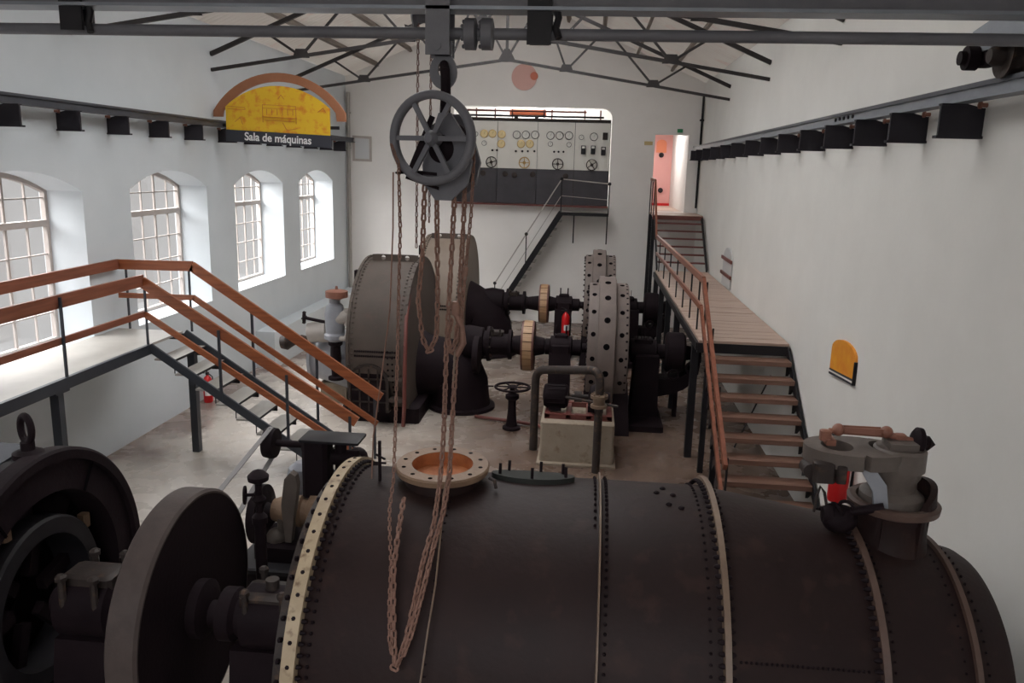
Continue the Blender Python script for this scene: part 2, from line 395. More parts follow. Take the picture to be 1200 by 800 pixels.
# corridor behind the doorway
b = MB(); ye = 28.5
b.box((DX1,yb+T,DZ0-.1),(DX1+.12,ye+.1,DZ1+.4)); b.box((DX0-.42,yb+T,DZ0-.1),(DX0-.3,ye+.1,DZ1+.4))
b.box((DX0-.42,yb+T,DZ1+.3),(DX1+.12,ye+.1,DZ1+.42))
struct('wall_corridor', b, M['white'])
struct('floor_corridor', MB().box((DX0-.42,yb+T,DZ0-.1),(DX1+.12,ye+.1,DZ0)), M['deck'])
pw = struct('wall_corridor_end', MB().box((DX0-.42,ye,DZ0-.1),(DX1+.12,ye+.12,DZ1+.4)), M['pink'])
bb = struct('baseboard_corridor', MB().box((DX0-.3,ye-.03,DZ0),(DX1,ye,DZ0+.08)), M['red'])
o = obj('wall_notice', MB().prism([(2.16,ye-.02,5.12),(2.50,ye-.02,5.12),(2.50,ye-.02,5.42)]+[(2.33+.17*math.cos(PI*k/8),ye-.02,5.42+.13*math.sin(PI*k/8)) for k in range(1,8)]+[(2.16,ye-.02,5.42)], (0,.015,0)), M['orangeobj'], loc=(2.33,ye,5.12))
tag(o, 'orange round-topped notice on the pink corridor end wall', 'notice')
for k, z in enumerate((5.04, 3.87)):
    t = thing('wall_fitting', ('small black fitting below the orange corridor notice', 'small black fitting low on the pink corridor wall above red skirting')[k], 'wall fitting', (2.34,ye,z))
    obj('base', MB().lathe((2.34+.04*k,ye,z), (0,-1,0), [(0,.085),(.03,.085),(.035,.06)], 16), M['black'], t)
    obj('knob', MB().sphere((2.34+.04*k,ye-.06,z), .05), M['black'], t)

# roof: corrugated sheet, purlins
YR0 = Y0; RL0, RL1, RLW = 6.3, 19.2, 1.9          # unseen ridge strip added to light the hall: from, to, half width
def sheet(ya, yb, s0, s1):
    r = MB()
    for sg in (-1, 1):
        n = int((yb-ya)/.036); vs = []; fs = []
        for k in range(n+1):
            y = ya+(yb-ya)*k/n; dz = .022*math.sin(2*PI*y/.18)
            vs += [(XC+sg*s0,y,RIDGE+.17-SLOPE*s0+dz),(XC+sg*s1,y,RIDGE+.17-SLOPE*s1+dz)]
        for k in range(n): fs.append((2*k,2*k+1,2*k+3,2*k+2))
        r.add(vs, fs)
    return r
HW = (XR-XL)/2+.25
r = sheet(YR0,RL0,0,HW)
for q in (sheet(RL1,YB+.3,0,HW), sheet(RL0,RL1,RLW,HW)): r.add(q.v, q.f)
ce = struct('ceiling', r, M['roof'], sharp=60)
struct('ridge_fill_sheet', sheet(RL0,RL1,0,RLW), M['fill_sheet'], ce, sharp=60)  # translucent strip out of view, added to light the hall from above
for sgn in (-1, 1):
    for k in range(6):
        s_ = (.3+k*.97); x = XC+sgn*s_; z = RIDGE-SLOPE*s_+.07
        if abs(x-XC) > 5.12: continue
        p = MB().bar((x,YR0,z),(x,YB,z), .07, .13, up=(sgn*SLOPE,0,1))
        struct('purlin', p, M['purlin'], ce)
r = MB()
r.box((XC-.06,YR0,RIDGE+.0),(XC+.06,YB,RIDGE+.14)); struct('ridge_beam', r, M['purlin'], ce)

# trusses
def truss(y, label):
    t = thing('roof_truss', label, 'roof truss', (XC,y,6.1), 'black steel roof trusses')
    W = XR-XC
    zt = lambda x: 8.58-SLOPE*abs(x-XC)*((8.58-6.42)/(SLOPE*W))
    zb = lambda x: 6.93-(6.93-6.14)*abs(x-XC)/W
    for sg in (-1, 1):
        obj('top_chord', MB().bar((XC,y,zt(XC)),(XC+sg*W,y,zt(XC+W)), .07, .075), M['truss'], t)
        obj('bottom_chord', MB().bar((XC,y,zb(XC)),(XC+sg*W,y,zb(XC+W)), .055, .06), M['truss'], t)
        B = [0,.27,.66]; T_ = [.0,.14,.44,.84]
        nodes = []
        for k in range(3): nodes += [('t',T_[k]),('b',B[k])] if k else [('b',0.)]
        seq = [('b',0.),('t',.15),('b',.27),('t',.44),('b',.66),('t',.80)]
        for (a,fa),(c,fc) in zip(seq, seq[1:]):
            xa, xc = XC+sg*W*fa, XC+sg*W*fc
            za = zb(xa) if a == 'b' else zt(xa); zc = zb(xc) if c == 'b' else zt(xc)
            obj('web_bar', MB().bar((xa,y,za),(xc,y,zc), .04, .045), M['truss'], t)
        for fb in (.27,.66):
            x = XC+sg*W*fb; z = zb(x)
            obj('gusset', MB().prism([(x-.16,y-.012,z-.03),(x+.16,y-.012,z-.03),(x+.10,y-.012,z+.13),(x-.10,y-.012,z+.13)],(0,.024,0)), M['truss'], t)
        x = XC+sg*W*.44; z = zt(x)
        obj('gusset', MB().prism([(x-.15,y-.012,z+.05),(x+.15,y-.012,z-.04),(x+.08,y-.012,z-.18),(x-.10,y-.012,z-.15)],(0,.024,0)), M['truss'], t)
    obj('web_bar', MB().bar((XC,y,zb(XC)),(XC,y,zt(XC)), .06, .06), M['truss'], t)
    obj('gusset', MB().prism([(XC-.22,y-.012,zb(XC)-.05),(XC+.22,y-.012,zb(XC)-.05),(XC+.06,y-.012,zb(XC)+.24),(XC-.06,y-.012,zb(XC)+.24)],(0,.024,0)), M['truss'], t)
truss(11.1, 'black steel roof truss nearest above the overhead crane, mostly hidden by it')
truss(15.35, 'black steel roof truss directly above the arched yellow hanging sign')
truss(19.6, 'black steel roof truss closest to the back wall gable')

# conduits in the back corners
for x, z0, z1, nm, lb in ((XR-.05,3.5,6.6,'corner_conduit','dark vertical conduit in the corner beside the upper doorway'),(XL+.1,.0,6.5,'corner_conduit','pale vertical pipe in the back corner beside the last window')):
    c = MB().cyl((x,YB-.08,z0),(x,YB-.08,z1), .03 if x > 0 else .05)
    t = thing(nm, lb, 'conduit', (x,YB-.08,z0))
    obj('pipe', c, M['black'] if x > 0 else M['palegrey'], t)
    k = MB()
    for z in (4.9,5.9): k.box((x-.06,YB-.12,z),(x+.06,YB-.005,z+.05))
    obj('clip', k, M['black'] if x > 0 else M['palegrey'], t)

# ------------------------------------------------------------------ crane rails on their brackets
ORD = ['first','second','third','fourth','fifth','sixth','seventh','eighth','ninth','tenth','eleventh','twelfth','thirteenth','fourteenth','fifteenth']
def rail(x, y0, y1, name, label, m):
    t = thing(name, label, 'crane rail', (x,(y0+y1)/2,5.08))
    obj('rail_web', MB().box((x-.012,y0,5.10),(x+.012,y1,5.19)), m, t)
    obj('rail_head', MB().box((x-.035,y0,5.18),(x+.035,y1,5.215)), M['raildark'], t)
    obj('rail_foot', MB().box((x-.07,y0,5.085),(x+.07,y1,5.105)), m, t)
    return t
t = rail(2.87, Y0, YB, 'crane_rail', 'blue grey crane rail on the close-set brackets of the windowless wall', M['railsteel'])
for k in range(5): obj('splice_bolt', MB().cyl((2.86,9.6+.16*k,5.15),(2.84,9.6+.16*k,5.15),.02,8), M['black'], t)
rail(-6.98, Y0, YB, 'crane_rail', 'dark crane rail above the arched windows', M['raildark'])
def bracket(sg, xw, y, label, group):
    t = thing('rail_bracket', label, 'bracket', (xw,y,4.80), group)
    x1 = xw+sg*.335
    a, c = min(xw,x1), max(xw,x1)
    # side plate facing along the hall, a cut upper corner at the wall, and a second plate behind it
    for yy in (y,):
        obj('plate', MB().prism([(xw,yy,4.84),(x1,yy,4.84),(x1,yy,5.085),(xw+sg*.14,yy,5.085),(xw+sg*.02,yy,5.055),(xw,yy,5.055)],(0,.03,0)), M['bracket'], t)
    obj('bottom_flange', MB().box((a-(.02 if sg<0 else 0),y-.02,4.818),(c+(.02 if sg>0 else 0),y+.06,4.84)), M['bracket'], t)
    obj('top_flange', MB().box((min(x1,xw+sg*.14),y-.01,5.07),(max(x1,xw+sg*.14),y+.06,5.086)), M['bracket'], t)
    bz = MB().cyl((xw+sg*.06,y-.02,5.075),(xw-sg*.0,y-.02,5.075),.018,8); bz.bolt((xw+sg*.05,y-.02,5.075),(sg,0,0),.032,.02)
    obj('wall_bolt', bz, M['browncap'], t)
RY = [6.95,8.05,9.08,10.2,11.37,12.67,13.95,15.3,16.8,18.2,19.65,21.03,22.38,23.5]
for k, y in enumerate(RY):
    bracket(-1, XR, y, 'black rail bracket on the windowless wall, %s from the overhead crane%s' % (ORD[k], ', beside the upper doorway' if k == 13 else ''), 'rail brackets on the windowless wall')
LY = [9.47,10.65,11.82,12.99,14.17,15.5,16.7,17.9,19.1,20.3,21.5,22.7]
for k, y in enumerate(LY):
    bracket(1, XL, y, ('black rail bracket above the arched windows, %s in the row before the yellow hanging sign' % ORD[5-k] if k < 6 else 'black rail bracket above the arched windows behind the yellow sign, %s from the back wall' % ORD[11-k]), 'rail brackets above the arched windows')

# ------------------------------------------------------------------ overhead crane
CY = 5.3
t = thing('overhead_crane', 'black overhead travelling crane girder with a long drive shaft across the hall', 'crane', (0,CY,5.43))
obj('girder_flange', MB().box((-7.0,CY-.10,5.435),(2.78,CY+.10,5.455)), M['railsteel'], t)
obj('girder_web', MB().box((-7.0,CY-.012,5.45),(2.78,CY+.012,5.90)), M['crane'], t)
obj('girder_top_flange', MB().box((-7.0,CY-.10,5.89),(2.78,CY+.10,5.91)), M['crane'], t)
obj('drive_shaft', MB().cyl((-7.0,CY,5.30),(2.80,CY,5.312),.036,16), M['crane'], t)
for x in (-3.37,-.355):
    h = MB().box((x-.075,CY-.075,5.24 if x > -1 else 5.29),(x+.075,CY-.055,5.50)); h.box((x-.075,CY+.05,5.29),(x+.075,CY+.07,5.45)); h.box((x-.075,CY-.07,5.32),(x+.075,CY+.06,5.345))
    if x > -1: h.lathe((x-.06,CY,5.303),(1,0,0),[(0,.058),(.12,.058)],18)
    hh = obj('shaft_hanger', h, M['black'], t)
    obj('side_strut', MB().tube([(x+.10,CY-.04,5.46),(x+.115,CY-.04,5.40),(x+.10,CY-.04,5.34),(x+.12,CY-.06,5.28)],.022,8), M['black'], hh)
for k, x in enumerate((-.785,-.68)):
    c = MB().lathe((x-.045,CY,5.305),(1,0,0),[(0,.05),(.01,.095),(.075,.095),(.085,.05)],24)
    for q in range(6): c.bolt((x-.045,CY+.073*math.sin(PI*q/3),5.305+.073*math.cos(PI*q/3)),(-1,0,0),.014,.012)
    obj('shaft_coupling', c, M['crane'], t)
et = obj('end_truck', MB().prism([(2.74,4.3,5.40),(2.74,6.58,5.40),(2.74,6.58,5.56),(2.74,6.2,5.62),(2.74,4.3,5.62)],(.26,0,0)), M['railsteel'], t)
for y in (6.20,4.5):
    wv = MB().lathe((2.80,y,5.345),(1,0,0),[(0,.15),(.02,.15),(.025,.13),(.10,.13),(.105,.15),(.125,.15)],28)
    wv.lathe((2.71,y,5.345),(1,0,0),[(0,.05),(.03,.07),(.24,.07)],14)
    obj('wheel', wv, M['ironlight'], t)
g = MB().cyl((2.74,6.46,5.36),(2.66,6.46,5.36),.085,16); g.cyl((2.66,6.46,5.36),(2.62,6.46,5.36),.05,14); g.cbox((2.80,6.42,5.36),(.10,.2,.12),.02)
obj('axle_box', g, M['iron'], t)
# trolley and eye plate over the hoist
tp = MB().box((-1.055,CY-.10,5.17),(-.905,CY-.085,5.62)); tp.box((-1.055,CY+.085,5.17),(-.905,CY+.10,5.62))
obj('trolley_plate', tp, M['crane'], t)
o_ = [(-.957+.085*math.sin(2*PI*k/24)*(1 if math.cos(2*PI*k/24) > 0 else 1),CY-.02,5.075+(.115 if math.cos(2*PI*k/24) > 0 else .105)*math.cos(2*PI*k/24)) for k in range(24)]
i_ = [(-.957+.036*math.sin(2*PI*k/24),CY-.02,5.09+.045*math.cos(2*PI*k/24)) for k in range(24)]
ey = MB().ringprism(o_, i_, (0,.045,0)); ey.box((-1.01,CY-.02,5.17),(-.905,CY+.025,5.26)); ey.cyl((-.98,CY-.11,5.22),(-.98,CY+.11,5.22),.025,10)
obj('eye_plate', ey, M['crane'], t)

def chain(mb, pts, pitch, L, W, wire, n=10, m=6):
    """stadium links threaded along a path, every other link turned a quarter"""
    P = [V(p) for p in pts]; d = [0]
    for a, b_ in zip(P, P[1:]): d.append(d[-1]+(b_-a).length)
    N = max(1, int(d[-1]/pitch)); up = V((0,1,0))
    def at(s):
        for i in range(len(P)-1):
            if s <= d[i+1]: return P[i].lerp(P[i+1], (s-d[i])/max(1e-9, d[i+1]-d[i]))
        return P[-1]
    for k in range(N):
        s = (k+.5)*pitch; c = at(s); t = (at(min(d[-1],s+pitch))-at(max(0,s-pitch))).normalized()
        sd = t.cross(up).normalized(); u2 = sd.cross(t).normalized()
        jit = random.uniform(-.2,.2); q = (PI/4 if k % 2 else -PI/4)+jit
        a = sd*math.cos(q)+u2*math.sin(q); ring = []
        hs = (L-W)/2; rr = W/2-wire
        for i in range(n):
            th = 2*PI*i/n; y = math.sin(th)*rr; x = math.cos(th)*rr
            ring.append(c+a*x+t*(y+(hs if y >= 0 else -hs)))
        mb.tube(ring, wire, m, True)
    return mb

# hand chain of the crane: two thin strands hanging beyond the hoist
for x, z0 in ((-1.19,3.9),(-1.10,4.1)):
    obj('hand_chain', chain(MB(), [(x,CY+.33,5.44),(x-.01,CY+.33,z0)], .036, .045, .024, .0042, 8, 4), M['chain_dark'], t)
obj('chain_sheave', MB().lathe((-1.23,CY+.33,5.47),(1,0,0),[(0,.05),(.02,.09),(.04,.05),(.13,.05),(.15,.09),(.17,.05)],20), M['crane'], t)
obj('sheave_arm', MB().bar((-1.145,CY,5.6),(-1.145,CY+.33,5.47),.05,.03), M['crane'], t)

# ------------------------------------------------------------------ chain hoist
HX, HY, HZ = -.94, 5.27, 4.66
t = thing('chain_hoist', 'dark hand chain hoist with a six-spoked wheel hanging from the crane', 'chain hoist', (HX,HY,HZ-.35))
# hanging link + hook shank
hk = MB().tube([(HX-.01,HY+.03+.0,5.02),(HX-.015,HY+.03,5.09),(HX-.005,HY-.02,5.115),(HX+.01,HY-.06,5.08),(HX+.012,HY-.05,4.98),(HX+.005,HY-.01,4.90),(HX,HY,4.80)], [.022,.026,.028,.03,.032,.034,.036], 12)
obj('top_hook', hk, M['iron'], t)
# hand wheel turned a little about the vertical
ang = math.radians(-14); ax = V((math.sin(-ang)*-1,-math.cos(ang),0)).normalized()
wc = V((-.992,5.10,4.662)); sd = V((0,0,1)).cross(ax).normalized()
wh = MB().torus(wc, ax, .262, .027, 48, 12); wh.torus(wc-ax*.03, ax, .262, .022, 48, 10)
ww = obj('hand_wheel', wh, M['crane'], t)
for k in range(6):
    th = PI/3*k+.0; dr = sd*math.cos(th)+V((0,0,1))*math.sin(th)
    obj('spoke', MB().bar(wc+dr*.035, wc+dr*.25, .030, .022, up=ax), M['crane'], ww)
obj('hub', MB().lathe(wc-ax*.06, ax, [(0,.05),(.06,.05),(.09,.04),(.11,.025)], 20), M['crane'], ww)
# gear case: fat disc on the wheel's axis, side plates and ribs
b = MB().lathe(wc-ax*.30+V((.02,0,-.06)), ax, [(0,.12),(.03,.17),(.13,.18),(.16,.15),(.20,.10),(.22,.05)], 28)
obj('gear_case', b, M['iron'], t)
sp = MB()
for off in (-.12,-.26):
    c = wc+ax*off+V((.02,0,-.08))
    o_ = [c+sd*x+V((0,0,z)) for x, z in ((-.02,.24),(.06,.24),(.16,.10),(.21,-.06),(.18,-.20),(.07,-.30),(-.04,-.30),(-.12,-.20),(-.13,-.08),(-.07,.10))]
    sp.prism(o_, ax*.025)
obj('side_plate', sp, M['crane'], t)
cr = MB()
for sx in (-.15,0,.15):
    c = wc+V((.02,0,-.08)); p = c+sd*sx+V((0,0,-.14 if sx else .2)); cr.cyl(p-ax*.27, p-ax*.10, .022, 10)
obj('cross_bolt', cr, M['iron'], t)
lp = MB().lathe(wc-ax*.27+V((.03,0,-.20)), ax, [(0,.06),(.01,.11),(.03,.11),(.05,.07),(.08,.07),(.10,.11),(.12,.11),(.13,.06)], 24)
obj('load_sheave', lp, M['iron'], t)
gd = MB().bar(wc+V((.04,.12,-.22)), wc+V((-.22,.08,-.20)), .035, .02); gd.torus(wc+V((-.215,.06,-.215)), (0,0,1), .022, .008, 16, 6)
gd.bar(wc+V((.10,.12,-.33)), wc+V((-.18,.08,-.24)), .03, .02)
obj('chain_guide', gd, M['iron'], t)
ev = MB().bar(wc+V((-.16,.10,-.21)), wc+V((-.02,.13,.14)), .035, .016, up=(0,1,0)); ev.bar(wc+V((.22,.10,-.24)), wc+V((.10,.13,-.36)), .06, .03)
obj('strap', ev, M['iron'], t)
# load chain (heavy) and hand chain (light)
big = dict(pitch=.046, L=.066, W=.042, wire=.0078)
sml = dict(pitch=.034, L=.048, W=.028, wire=.005)
def loadchain(pts): obj('load_chain', chain(MB(), pts, **big), M['chain'], t)
def handchain(pts): obj('hand_chain', chain(MB(), pts, n=9, m=5, **sml), M['chain'], t)
loadchain([(-1.062,5.25,4.42),(-1.068,5.25,4.27),(-1.078,5.25,3.91),(-1.106,5.25,3.63),(-1.075,5.25,3.36),(-1.03,5.25,3.27),(-.98,5.25,3.38),(-.974,5.25,3.64),(-.985,5.25,4.27),(-.985,5.25,4.42)])
loadchain([(-.862,5.2,4.42),(-.862,5.2,4.28),(-.881,5.2,3.81),(-.899,5.18,3.36),(-.888,5.05,2.82),(-.882,4.94,2.60),(-.88,4.85,2.48),(-.89,4.72,2.27),(-.905,4.60,2.19),(-.918,4.50,2.11),(-.93,4.36,1.97),(-.95,4.22,1.80),(-.985,4.13,1.66),(-1.005,4.13,1.64),(-1.02,4.19,1.74),(-1.055,4.31,1.93),(-1.085,4.45,2.08),(-1.10,4.62,2.22),(-1.115,4.80,2.32),(-1.125,4.92,2.38)])
loadchain([(-.803,5.24,4.42),(-.803,5.24,4.26),(-.815,5.24,3.93),(-.836,5.22,3.36),(-.832,5.06,2.93),(-.825,4.90,2.52),(-.84,4.76,2.33),(-.865,4.58,2.19),(-.885,4.40,2.03),(-.92,4.22,1.83),(-.96,4.14,1.70)])
# hook and bunched chain at half height
hb = MB().tube([(-.845,5.2,3.55),(-.80,5.19,3.46),(-.79,5.18,3.36),(-.83,5.18,3.28),(-.88,5.18,3.30),(-.89,5.18,3.36)],[.018,.02,.024,.026,.02,.012],10)
hb.lathe((-.845,5.2,3.54),(0,0,1),[(0,.028),(.06,.032),(.09,.02)],14)
obj('load_hook', hb, M['chain'], t)
loadchain([(-.862,5.16,3.52),(-.885,5.15,3.40),(-.865,5.13,3.30),(-.83,5.14,3.38),(-.825,5.15,3.50)])
handchain([(-1.237,5.06,4.62),(-1.205,5.12,4.50),(-1.214,5.2,4.08),(-1.225,5.2,3.70),(-1.233,5.2,3.34),(-1.222,5.08,2.78),(-1.200,4.93,2.47),(-1.195,4.80,2.33),(-1.16,4.66,2.24),(-1.11,4.49,2.11),(-1.08,4.32,1.93),(-1.05,4.20,1.76),(-1.02,4.16,1.68)])
handchain([(-.745,5.22,4.72),(-.742,5.2,4.52),(-.752,5.2,4.20),(-.770,5.2,4.00),(-.786,5.2,3.82),(-.800,5.19,3.50),(-.81,5.18,3.36)])
obj('chain_coupling', MB().cyl((-.781,5.2,3.86),(-.786,5.2,3.80),.017,10), M['chain'], t)
obj('pull_rope', MB().tube([(-1.235,5.10,4.45),(-1.25,5.15,4.1),(-1.285,5.2,3.56),(-1.345,5.2,3.1),(-1.405,5.2,2.67),(-1.42,5.2,2.36)],.005,6), M['chain'], t)
obj('pull_rope', MB().tube([(-.84,5.16,3.3),(-.845,5.02,2.55),(-.855,4.86,2.42),(-.84,4.72,2.275),(-.82,4.42,2.03),(-.83,4.24,1.83),(-.847,4.09,1.56),(-.85,4.05,1.40)],.006,6), M['strap'], t)

# ------------------------------------------------------------------ hanging sign
SY = 15.2
t = thing('hanging_sign', 'arched yellow hanging sign with white words on a dark band', 'sign', (-5.9,SY,4.8))
def arc(cx, z, w, h, n=20): 
    R = (w*w+h*h)/(2*h); a = math.asin(min(1,w/R)) if h <= w else PI/2
    return [(cx-R*math.sin(a-2*a*k/n), z+h-R+R*math.cos(a-2*a*k/n)) for k in range(n+1)]
fp = [(-6.88,SY,4.95),(-4.88,SY,4.95)]+[(x,SY,z) for x,z in arc(-5.88,5.47,1.0,.39)][::-1]
obj('face_panel', MB().prism(fp, (0,.04,0)), M['yellow'], t)
obj('word_band', MB().prism([(-6.89,SY-.012,4.84),(-4.86,SY-.012,4.76),(-4.86,SY-.012,4.985),(-6.89,SY-.012,5.055)],(0,.05,0)), M['signdark'], t)
ou = [(-7.16,SY+.08,5.29)]+[(x,SY+.08,z) for x,z in arc(-5.88,5.40,1.275,.70,24)]+[(-4.60,SY+.08,5.25)]
inn = [(-6.99,SY+.08,5.29)]+[(x,SY+.08,z) for x,z in arc(-5.88,5.40,1.09,.545,24)]+[(-4.77,SY+.08,5.25)]
obj('arch_border', MB().ringprism(ou, inn, (0,.07,0), closed=False), M['orange'], t)
hb = MB()
hb.box((-7.15,SY+.045,5.10),(-4.72,SY+.085,5.16))
obj('hanger', hb, M['black'], t)
ln = MB()                                             # faded red line drawing of a machine
def seg(pts, th=.011):
    for (x0,z0),(x1,z1) in zip(pts, pts[1:]): ln.bar((x0,SY-.003,z0),(x1,SY-.003,z1), .006, th, up=(0,1,0))
seg([(-6.16,5.20),(-6.16,5.52),(-5.52,5.50),(-5.52,5.18)]); seg([(-6.16,5.46),(-5.5,5.44)]); seg([(-6.16,5.30),(-5.5,5.28)],.05)
seg([(-6.12,5.24),(-5.55,5.22)],.03); seg([(-5.78,5.20),(-5.70,5.06),(-5.5,5.10)]); seg([(-5.86,5.62),(-5.8,5.70),(-5.74,5.62)])
seg([(-6.84,5.48),(-6.5,5.46),(-6.5,5.42),(-6.84,5.43)]); seg([(-6.7,5.20),(-6.6,5.28),(-6.55,5.15)]); seg([(-5.1,5.40),(-5.0,5.48),(-4.95,5.40)])
for k in range(6): seg([(-6.08+.1*k,5.33),(-6.08+.1*k,5.44)])
obj('line_drawing', ln, M['redline'], t)
def text(body, size, loc, rot, m, parent, name='lettering'):
    cu = bpy.data.curves.new(name, 'FONT'); cu.body = body; cu.size = size; cu.align_x = 'CENTER'; cu.extrude = .002; cu.offset = .004
    o = bpy.data.objects.new(name, cu); COL.objects.link(o)
    bpy.context.view_layer.update()
    me = bpy.data.meshes.new_from_object(o.evaluated_get(bpy.context.evaluated_depsgraph_get()))
    bpy.data.objects.remove(o)
    me.transform(Matrix.Translation(V(loc)-rloc(parent)) @ rot)
    me.materials.clear(); me.materials.append(m)
    q = bpy.data.objects.new(name, me); COL.objects.link(q); q.parent = parent
    return q
text('Sala de máquinas', .205, (-5.88,SY-.016,4.845), Matrix.Rotation(.038,4,'Y') @ Matrix.Rotation(PI/2,4,'X') @ Matrix.Scale(.93,4,(1,0,0)), M['lettering'], t)

# small orange sign on the windowless wall
t = thing('wall_sign', 'small orange arch-topped sign on the bare wall above the boiler-like pipe', 'sign', (XR,9.6,2.1))
ya, yb_ = 9.16, 10.05
fp = [(XR-.03,ya,2.24),(XR-.03,yb_,2.16)]+[(XR-.03,9.605+.445*math.cos(PI*(k+.0)/12),2.47-.02*math.cos(PI*k/12)+.15*math.sin(PI*k/12)) for k in range(13)]
obj('face_panel', MB().prism(fp,(.03,0,0)), M['orangeface'], t)
obj('word_band', MB().prism([(XR-.034,ya,2.20),(XR-.034,yb_,2.12),(XR-.034,yb_,2.19),(XR-.034,ya,2.27)],(.034,0,0)), M['signdark'], t)
obj('lower_strip', MB().prism([(XR-.036,ya,2.225),(XR-.036,yb_,2.15),(XR-.036,yb_,2.17),(XR-.036,ya,2.245)],(.034,0,0)), M['marble'], t)
obj('shadow_edge', MB().box((XR-.04,ya-.012,2.20),(XR,ya,2.47)), M['black'], t)  # black strip standing in for the shadow along the sign's edge
# pale plaque with two red bars on the same wall
t = thing('wall_plaque', 'pale round-topped plaque with two red bars above the wooden platform', 'plaque', (XR,18.0,2.1))
fp = [(XR-.03,17.45,2.08),(XR-.03,18.55,2.08)]+[(XR-.03,18.0+.55*math.cos(PI*k/12),2.62+.3*math.sin(PI*k/12)) for k in range(13)]
obj('face_panel', MB().prism(fp,(.03,0,0)), mat('grey_plaque',(.50,.50,.50)), t)
for z in (2.30,2.63): obj('red_bar', MB().box((XR-.06,17.38,z),(XR-.028,18.66,z+.07)), M['redsteel'], t)

# things on the back wall
t = thing('picture_frame', 'small grey framed notice near the last arched window', 'picture frame', (-6.70,YB,4.5))
o_ = [(-6.99,YB-.03,4.56),(-6.42,YB-.03,4.55),(-6.42,YB-.03,5.27),(-6.99,YB-.03,5.29)]; i_ = [(-6.92,YB-.03,4.63),(-6.49,YB-.03,4.62),(-6.49,YB-.03,5.20),(-6.92,YB-.03,5.22)]
obj('frame', MB().ringprism(o_, i_, (0,.03,0)), M['framewood'], t)
obj('sheet', MB().prism([V(p)+V((0,.012,0)) for p in i_], (0,.01,0)), M['paper'], t)
o = obj('exit_sign', MB().cbox((2.44,YB-.02,5.63),(.15,.03,.10)), M['green'], loc=(2.44,YB,5.6)); tag(o, 'tiny green plate above the upper doorway', 'exit sign')
o = obj('plate_sign', MB().cbox((1.58,YB-.012,5.27),(.23,.02,.10)), M['stick'], loc=(1.58,YB,5.2)); tag(o, 'small yellow plate beside the upper doorway', 'plate')
t = thing('round_wall_sign', 'round pink plaque with a red disc high on the back gable', 'plaque', (-2.0,YB,7.0))
obj('backing', MB().lathe((-2.0,YB-.04,7.0),(0,1,0),[(0,.36),(.03,.36)],32), M['pinkplaque'], t)
obj('disc', MB().lathe((-1.72,YB-.06,7.03),(0,1,0),[(0,.11),(.03,.11)],24), M['orangedisc'], t)

# ------------------------------------------------------------------ control panel
def PX(u, v): return -3.541+.02427*(u-550)+.00038*(v-130)
def PZ(u, v): return 6.041-.02404*(v-130)+.00053*(u-550)
def pc(a, b_): u, v = 520+a/3.636, 110+b_/3.636; return PX(u,v), PZ(u,v)
PY = YB-.02
t = thing('control_panel', 'long pale control board with gauges and handwheels over a black plinth', 'control panel', (-1.7,PY,PZ0+.02))
xs = [-3.95,-2.72,-1.57,-.50,.50]
obj('back_frame', MB().box((-3.96,PY+.075,3.46),(.51,PY+.10,5.80)), M['ironlight'], t)
for k in range(4):
    s_ = obj('marble_slab', MB().cbox(((xs[k]+xs[k+1])/2,PY+.04,5.13),(xs[k+1]-xs[k]-.012,.06,1.32)), M['marble'], t)
for k in range(4):
    obj('plinth_plate', MB().cbox(((xs[k]+xs[k+1])/2,PY+.02,3.97),(xs[k+1]-xs[k]-.014,.05,.98)), M['panelblack'], t)
obj('top_beam', MB().box((-3.95,PY-.02,5.80),(.50,PY+.10,5.88)), M['ironlight'], t)
obj('floor_edge', MB().box((-3.98,PY-.30,3.43),(.52,PY+.05,3.475)), M['redsteel'], t)
def dial(a, b_, r, m):
    x, z = pc(a, b_)
    d = MB().lathe((x,PY+.01,z),(0,-1,0),[(0,r*1.18),(.03,r*1.18),(.035,r)],18)
    g = obj('gauge', d, M['brass'] if m is M['dialy'] else M['black'], t)
    f = MB().lathe((x,PY-.027,z),(0,-1,0),[(0,r),(.002,r)],18)
    obj('dial', f, m, g)
    obj('needle', MB().bar((x,PY-.033,z-.01),(x+.35*r,PY-.033,z+.75*r),.012,.004), M['black'], g)
for a, b_ in ((172,167),(208,167),(248,170),(332,210),(370,210),(246,210)): dial(a,b_,.098,M['dialy'])
for a, b_ in ((313,172),(352,172),(392,172),(458,175),(497,175),(537,175),(643,180)): dial(a,b_,.098,M['dial'])
for a, b_ in ((172,207),(458,210),(538,213),(590,182),(100,168),(135,168)): dial(a,b_,.06,M['dial'])
for a, b_ in ((205,288),(348,290),(492,295),(638,298),(60,285)):
    x, z = pc(a,b_); h = MB().torus((x,PY-.08,z),(0,1,0),.15,.014,28,6); h.lathe((x,PY+.01,z),(0,-1,0),[(0,.03),(.11,.03),(.12,.045),(.14,.03)],12)
    for q in range(4):
        th = PI/2*q+.3*(a%3); h.bar((x,PY-.08,z),(x+.15*math.cos(th),PY-.08,z+.15*math.sin(th)),.022,.014,up=(0,1,0))
    obj('panel_handwheel', h, M['brass'] if a == 348 else M['ironlight'], t)
for a, b_ in ((310,241),(338,241),(362,241),(390,241),(475,243),(494,243),(515,243),(208,237),(228,237)):
    x, z = pc(a,b_); obj('knob', MB().lathe((x,PY+.01,z),(0,-1,0),[(0,.03),(.04,.03),(.05,.02)],12), M['black'], t)
for a, b_ in ((600,235),(641,235),(685,240)):
    x, z = pc(a,b_); k = obj('switch_box', MB().cbox((x,PY-.04,z),(.13,.09,.24)), M['black'], t)
    obj('switch_plate', MB().cbox((x,PY-.088,z+.07),(.08,.01,.06)), M['dial'], k)
x, z = pc(700,178); obj('corner_box', MB().cbox((x-.06,PY-.03,z),(.14,.06,.2)), M['ironlight'], t)
